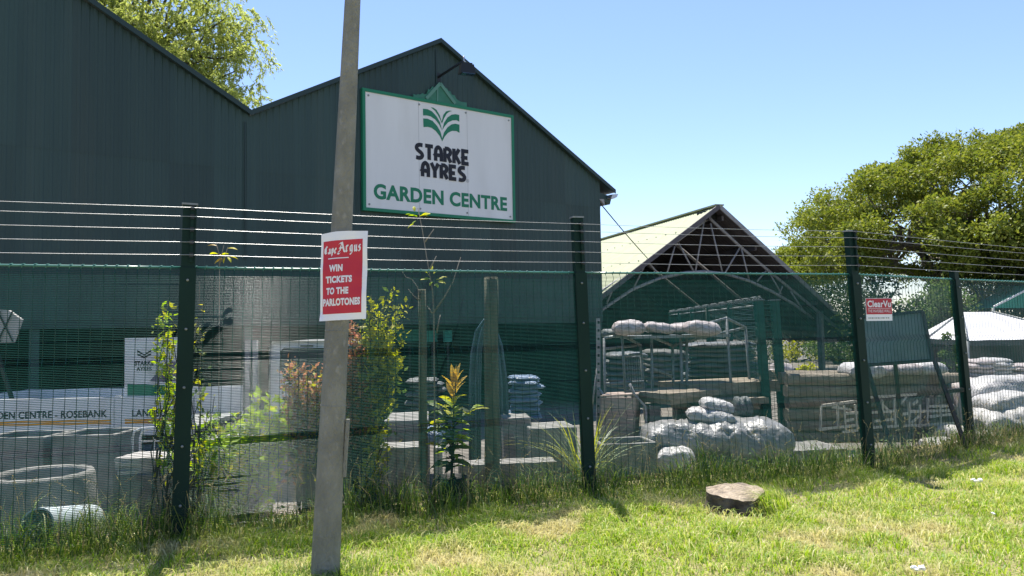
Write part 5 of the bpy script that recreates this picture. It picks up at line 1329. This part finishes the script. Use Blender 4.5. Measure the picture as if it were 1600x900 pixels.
def build_grass():
    # lawn
    parts = []
    for n, x0, x1, y0, y1 in ((66000,-4.2,4.6,4.2,6.6), (56000,-4.5,6.2,5.6,8.6), (44000,2.6,10.5,6.6,11.2)):
        parts.append(scatter(n, x0, x1, y0, y1, lambda P, d: (d < .12) & (np.abs(P[:,0]) < P[:,1]*.72+.5)))
    P = np.concatenate([p for p, d in parts]); d = np.concatenate([d for p, d in parts])
    cl = np.array([.7*noise.noise(V(x*2.2, y*2.2, 5))+.6*noise.noise(V(x*8, y*8, 25)) for x, y, z in P]); c2 = np.array([noise.noise(V(x*.9, y*.9, 15)) for x, y, z in P])
    r = np.hypot((P[:,0]-STP.x)/1.15, (P[:,1]-STP.y)/.9); k = (r > .22) & ~((np.abs(P[:,0]-STP.x) < .24) & (P[:,1] < STP.y) & (P[:,1] > STP.y-.42) & (RNG.random(len(P)) < .75)) & (RNG.random(len(P)) < .82+.5*cl+.3*c2)
    P, cl = P[k], cl[k]; n = len(P)
    H = (.04+.055*RNG.random(n))*(1+1.3*np.clip(cl,-.45,.8)); 
    blades(P, H, .4+1.1*RNG.random(n), .0045+.0045*RNG.random(n), RNG.uniform(0,6.283,n), LAWN, 'lawn_grass')
    # tall fringe along the fence
    Q, dq = scatter(150000, -5.5, 10.5, 4.2, 13.0, lambda P, d: (d > -.62) & (d < .75) & (RNG.random(len(d)) < np.exp(-((d+.02)/.36)**2)))
    cq = np.array([noise.noise(V(x*1.3, y*1.3, 33))+.5*noise.noise(V(x*4, y*4, 53)) for x, y, z in Q]); n = len(Q)
    right = np.clip((Q[:,0]-3.4)/1.2, 0, 1); near = np.exp(-((dq+.0)/.28)**2)
    H = (.1+.3*RNG.random(n))*(.5+.7*near)*(1+.95*np.clip(cq,-.8,.8))*(1-.3*right)*(1-.12*np.exp(-((Q[:,0]-2.3)/1.0)**2)); az = RNG.uniform(0,6.283,n)
    dry = RNG.random(n) < (.1+.45*right+.15*(cq < -.2)); lean = .25+1.0*RNG.random(n)
    blades(Q[~dry], H[~dry], lean[~dry], (.005+.005*RNG.random(n))[~dry], az[~dry], TALL, 'tall_grass')
    blades(Q[dry], H[dry]*1.1, lean[dry], (.003+.003*RNG.random(n))[dry], az[dry], DRY, 'dry_grass')
    # seed stalks
    k = RNG.choice(n, 420, replace=False); mb_v, mb_f, cn = [], [], []; S = Q[k]; m = len(S); hh = .34+.34*RNG.random(m); a = RNG.uniform(0,6.283,m)
    st = blades(S, hh, .15+.5*RNG.random(m), np.full(m,.0028), a, DRY, 'grass_stalks')
    # seed heads at the stalk tips
    tips = np.array([v.co[:] for v in st.data.vertices]).reshape(-1,5,3); c = []
    for tp in tips:
        dd = unit((tp[4]-(tp[2]+tp[3])/2)[None])[0]
        for q in range(9):
            c.append(quads_from((tp[4]-dd*.012*q)[None], unit((dd+RNG.normal(size=3)*.35)[None]), unit(RNG.normal(size=(1,3))), np.array([.022]), np.array([.007])))
    o = leaf_obj('seed_heads', np.concatenate(c), DRY, None); o['kind'] = 'stuff'
    # broadleaf weeds along the fence
    W_, dw = scatter(26000, -5.5, 10.5, 4.2, 13.0, lambda P, d: (d > -.35) & (d < .7) & (RNG.random(len(d)) < .35+.5*np.array([noise.noise(V(x*1.1,y*1.1,70)) for x, y in P])))
    n = len(W_); up = unit(RNG.normal(size=(n,3))*.5+np.array([0,0,1])); dv = unit(RNG.normal(size=(n,3))+np.array([0,0,.2])); C = W_+np.column_stack([RNG.normal(size=(n,2))*.02, .03+.17*RNG.random(n)])
    L = .025+.03*RNG.random(n); o = leaf_obj('broadleaf_weeds', quads_from(C, dv, up, L, L*.6), LMID, None); o['kind'] = 'stuff'
    # tuft round the pole foot and on the stump
    T = np.column_stack([RNG.normal(PB.x, .16, 700), RNG.normal(PB.y, .14, 700), np.zeros(700)]); 
    blades(T, .05+.12*RNG.random(700), .3+.8*RNG.random(700), np.full(700,.005), RNG.uniform(0,6.283,700), TALL, 'pole_tuft')
    ang = RNG.uniform(-1.1,1.7,900); rr = .2+.16*RNG.random(900); T = np.column_stack([STP.x+.02+rr*1.25*np.cos(ang), STP.y+rr*.95*np.sin(ang), np.zeros(900)])
    blades(T, .15+.12*RNG.random(900), .4+.9*RNG.random(900), np.full(900,.005), RNG.uniform(1.8,4.4,900), LAWN, 'stump_tuft')
build_grass()
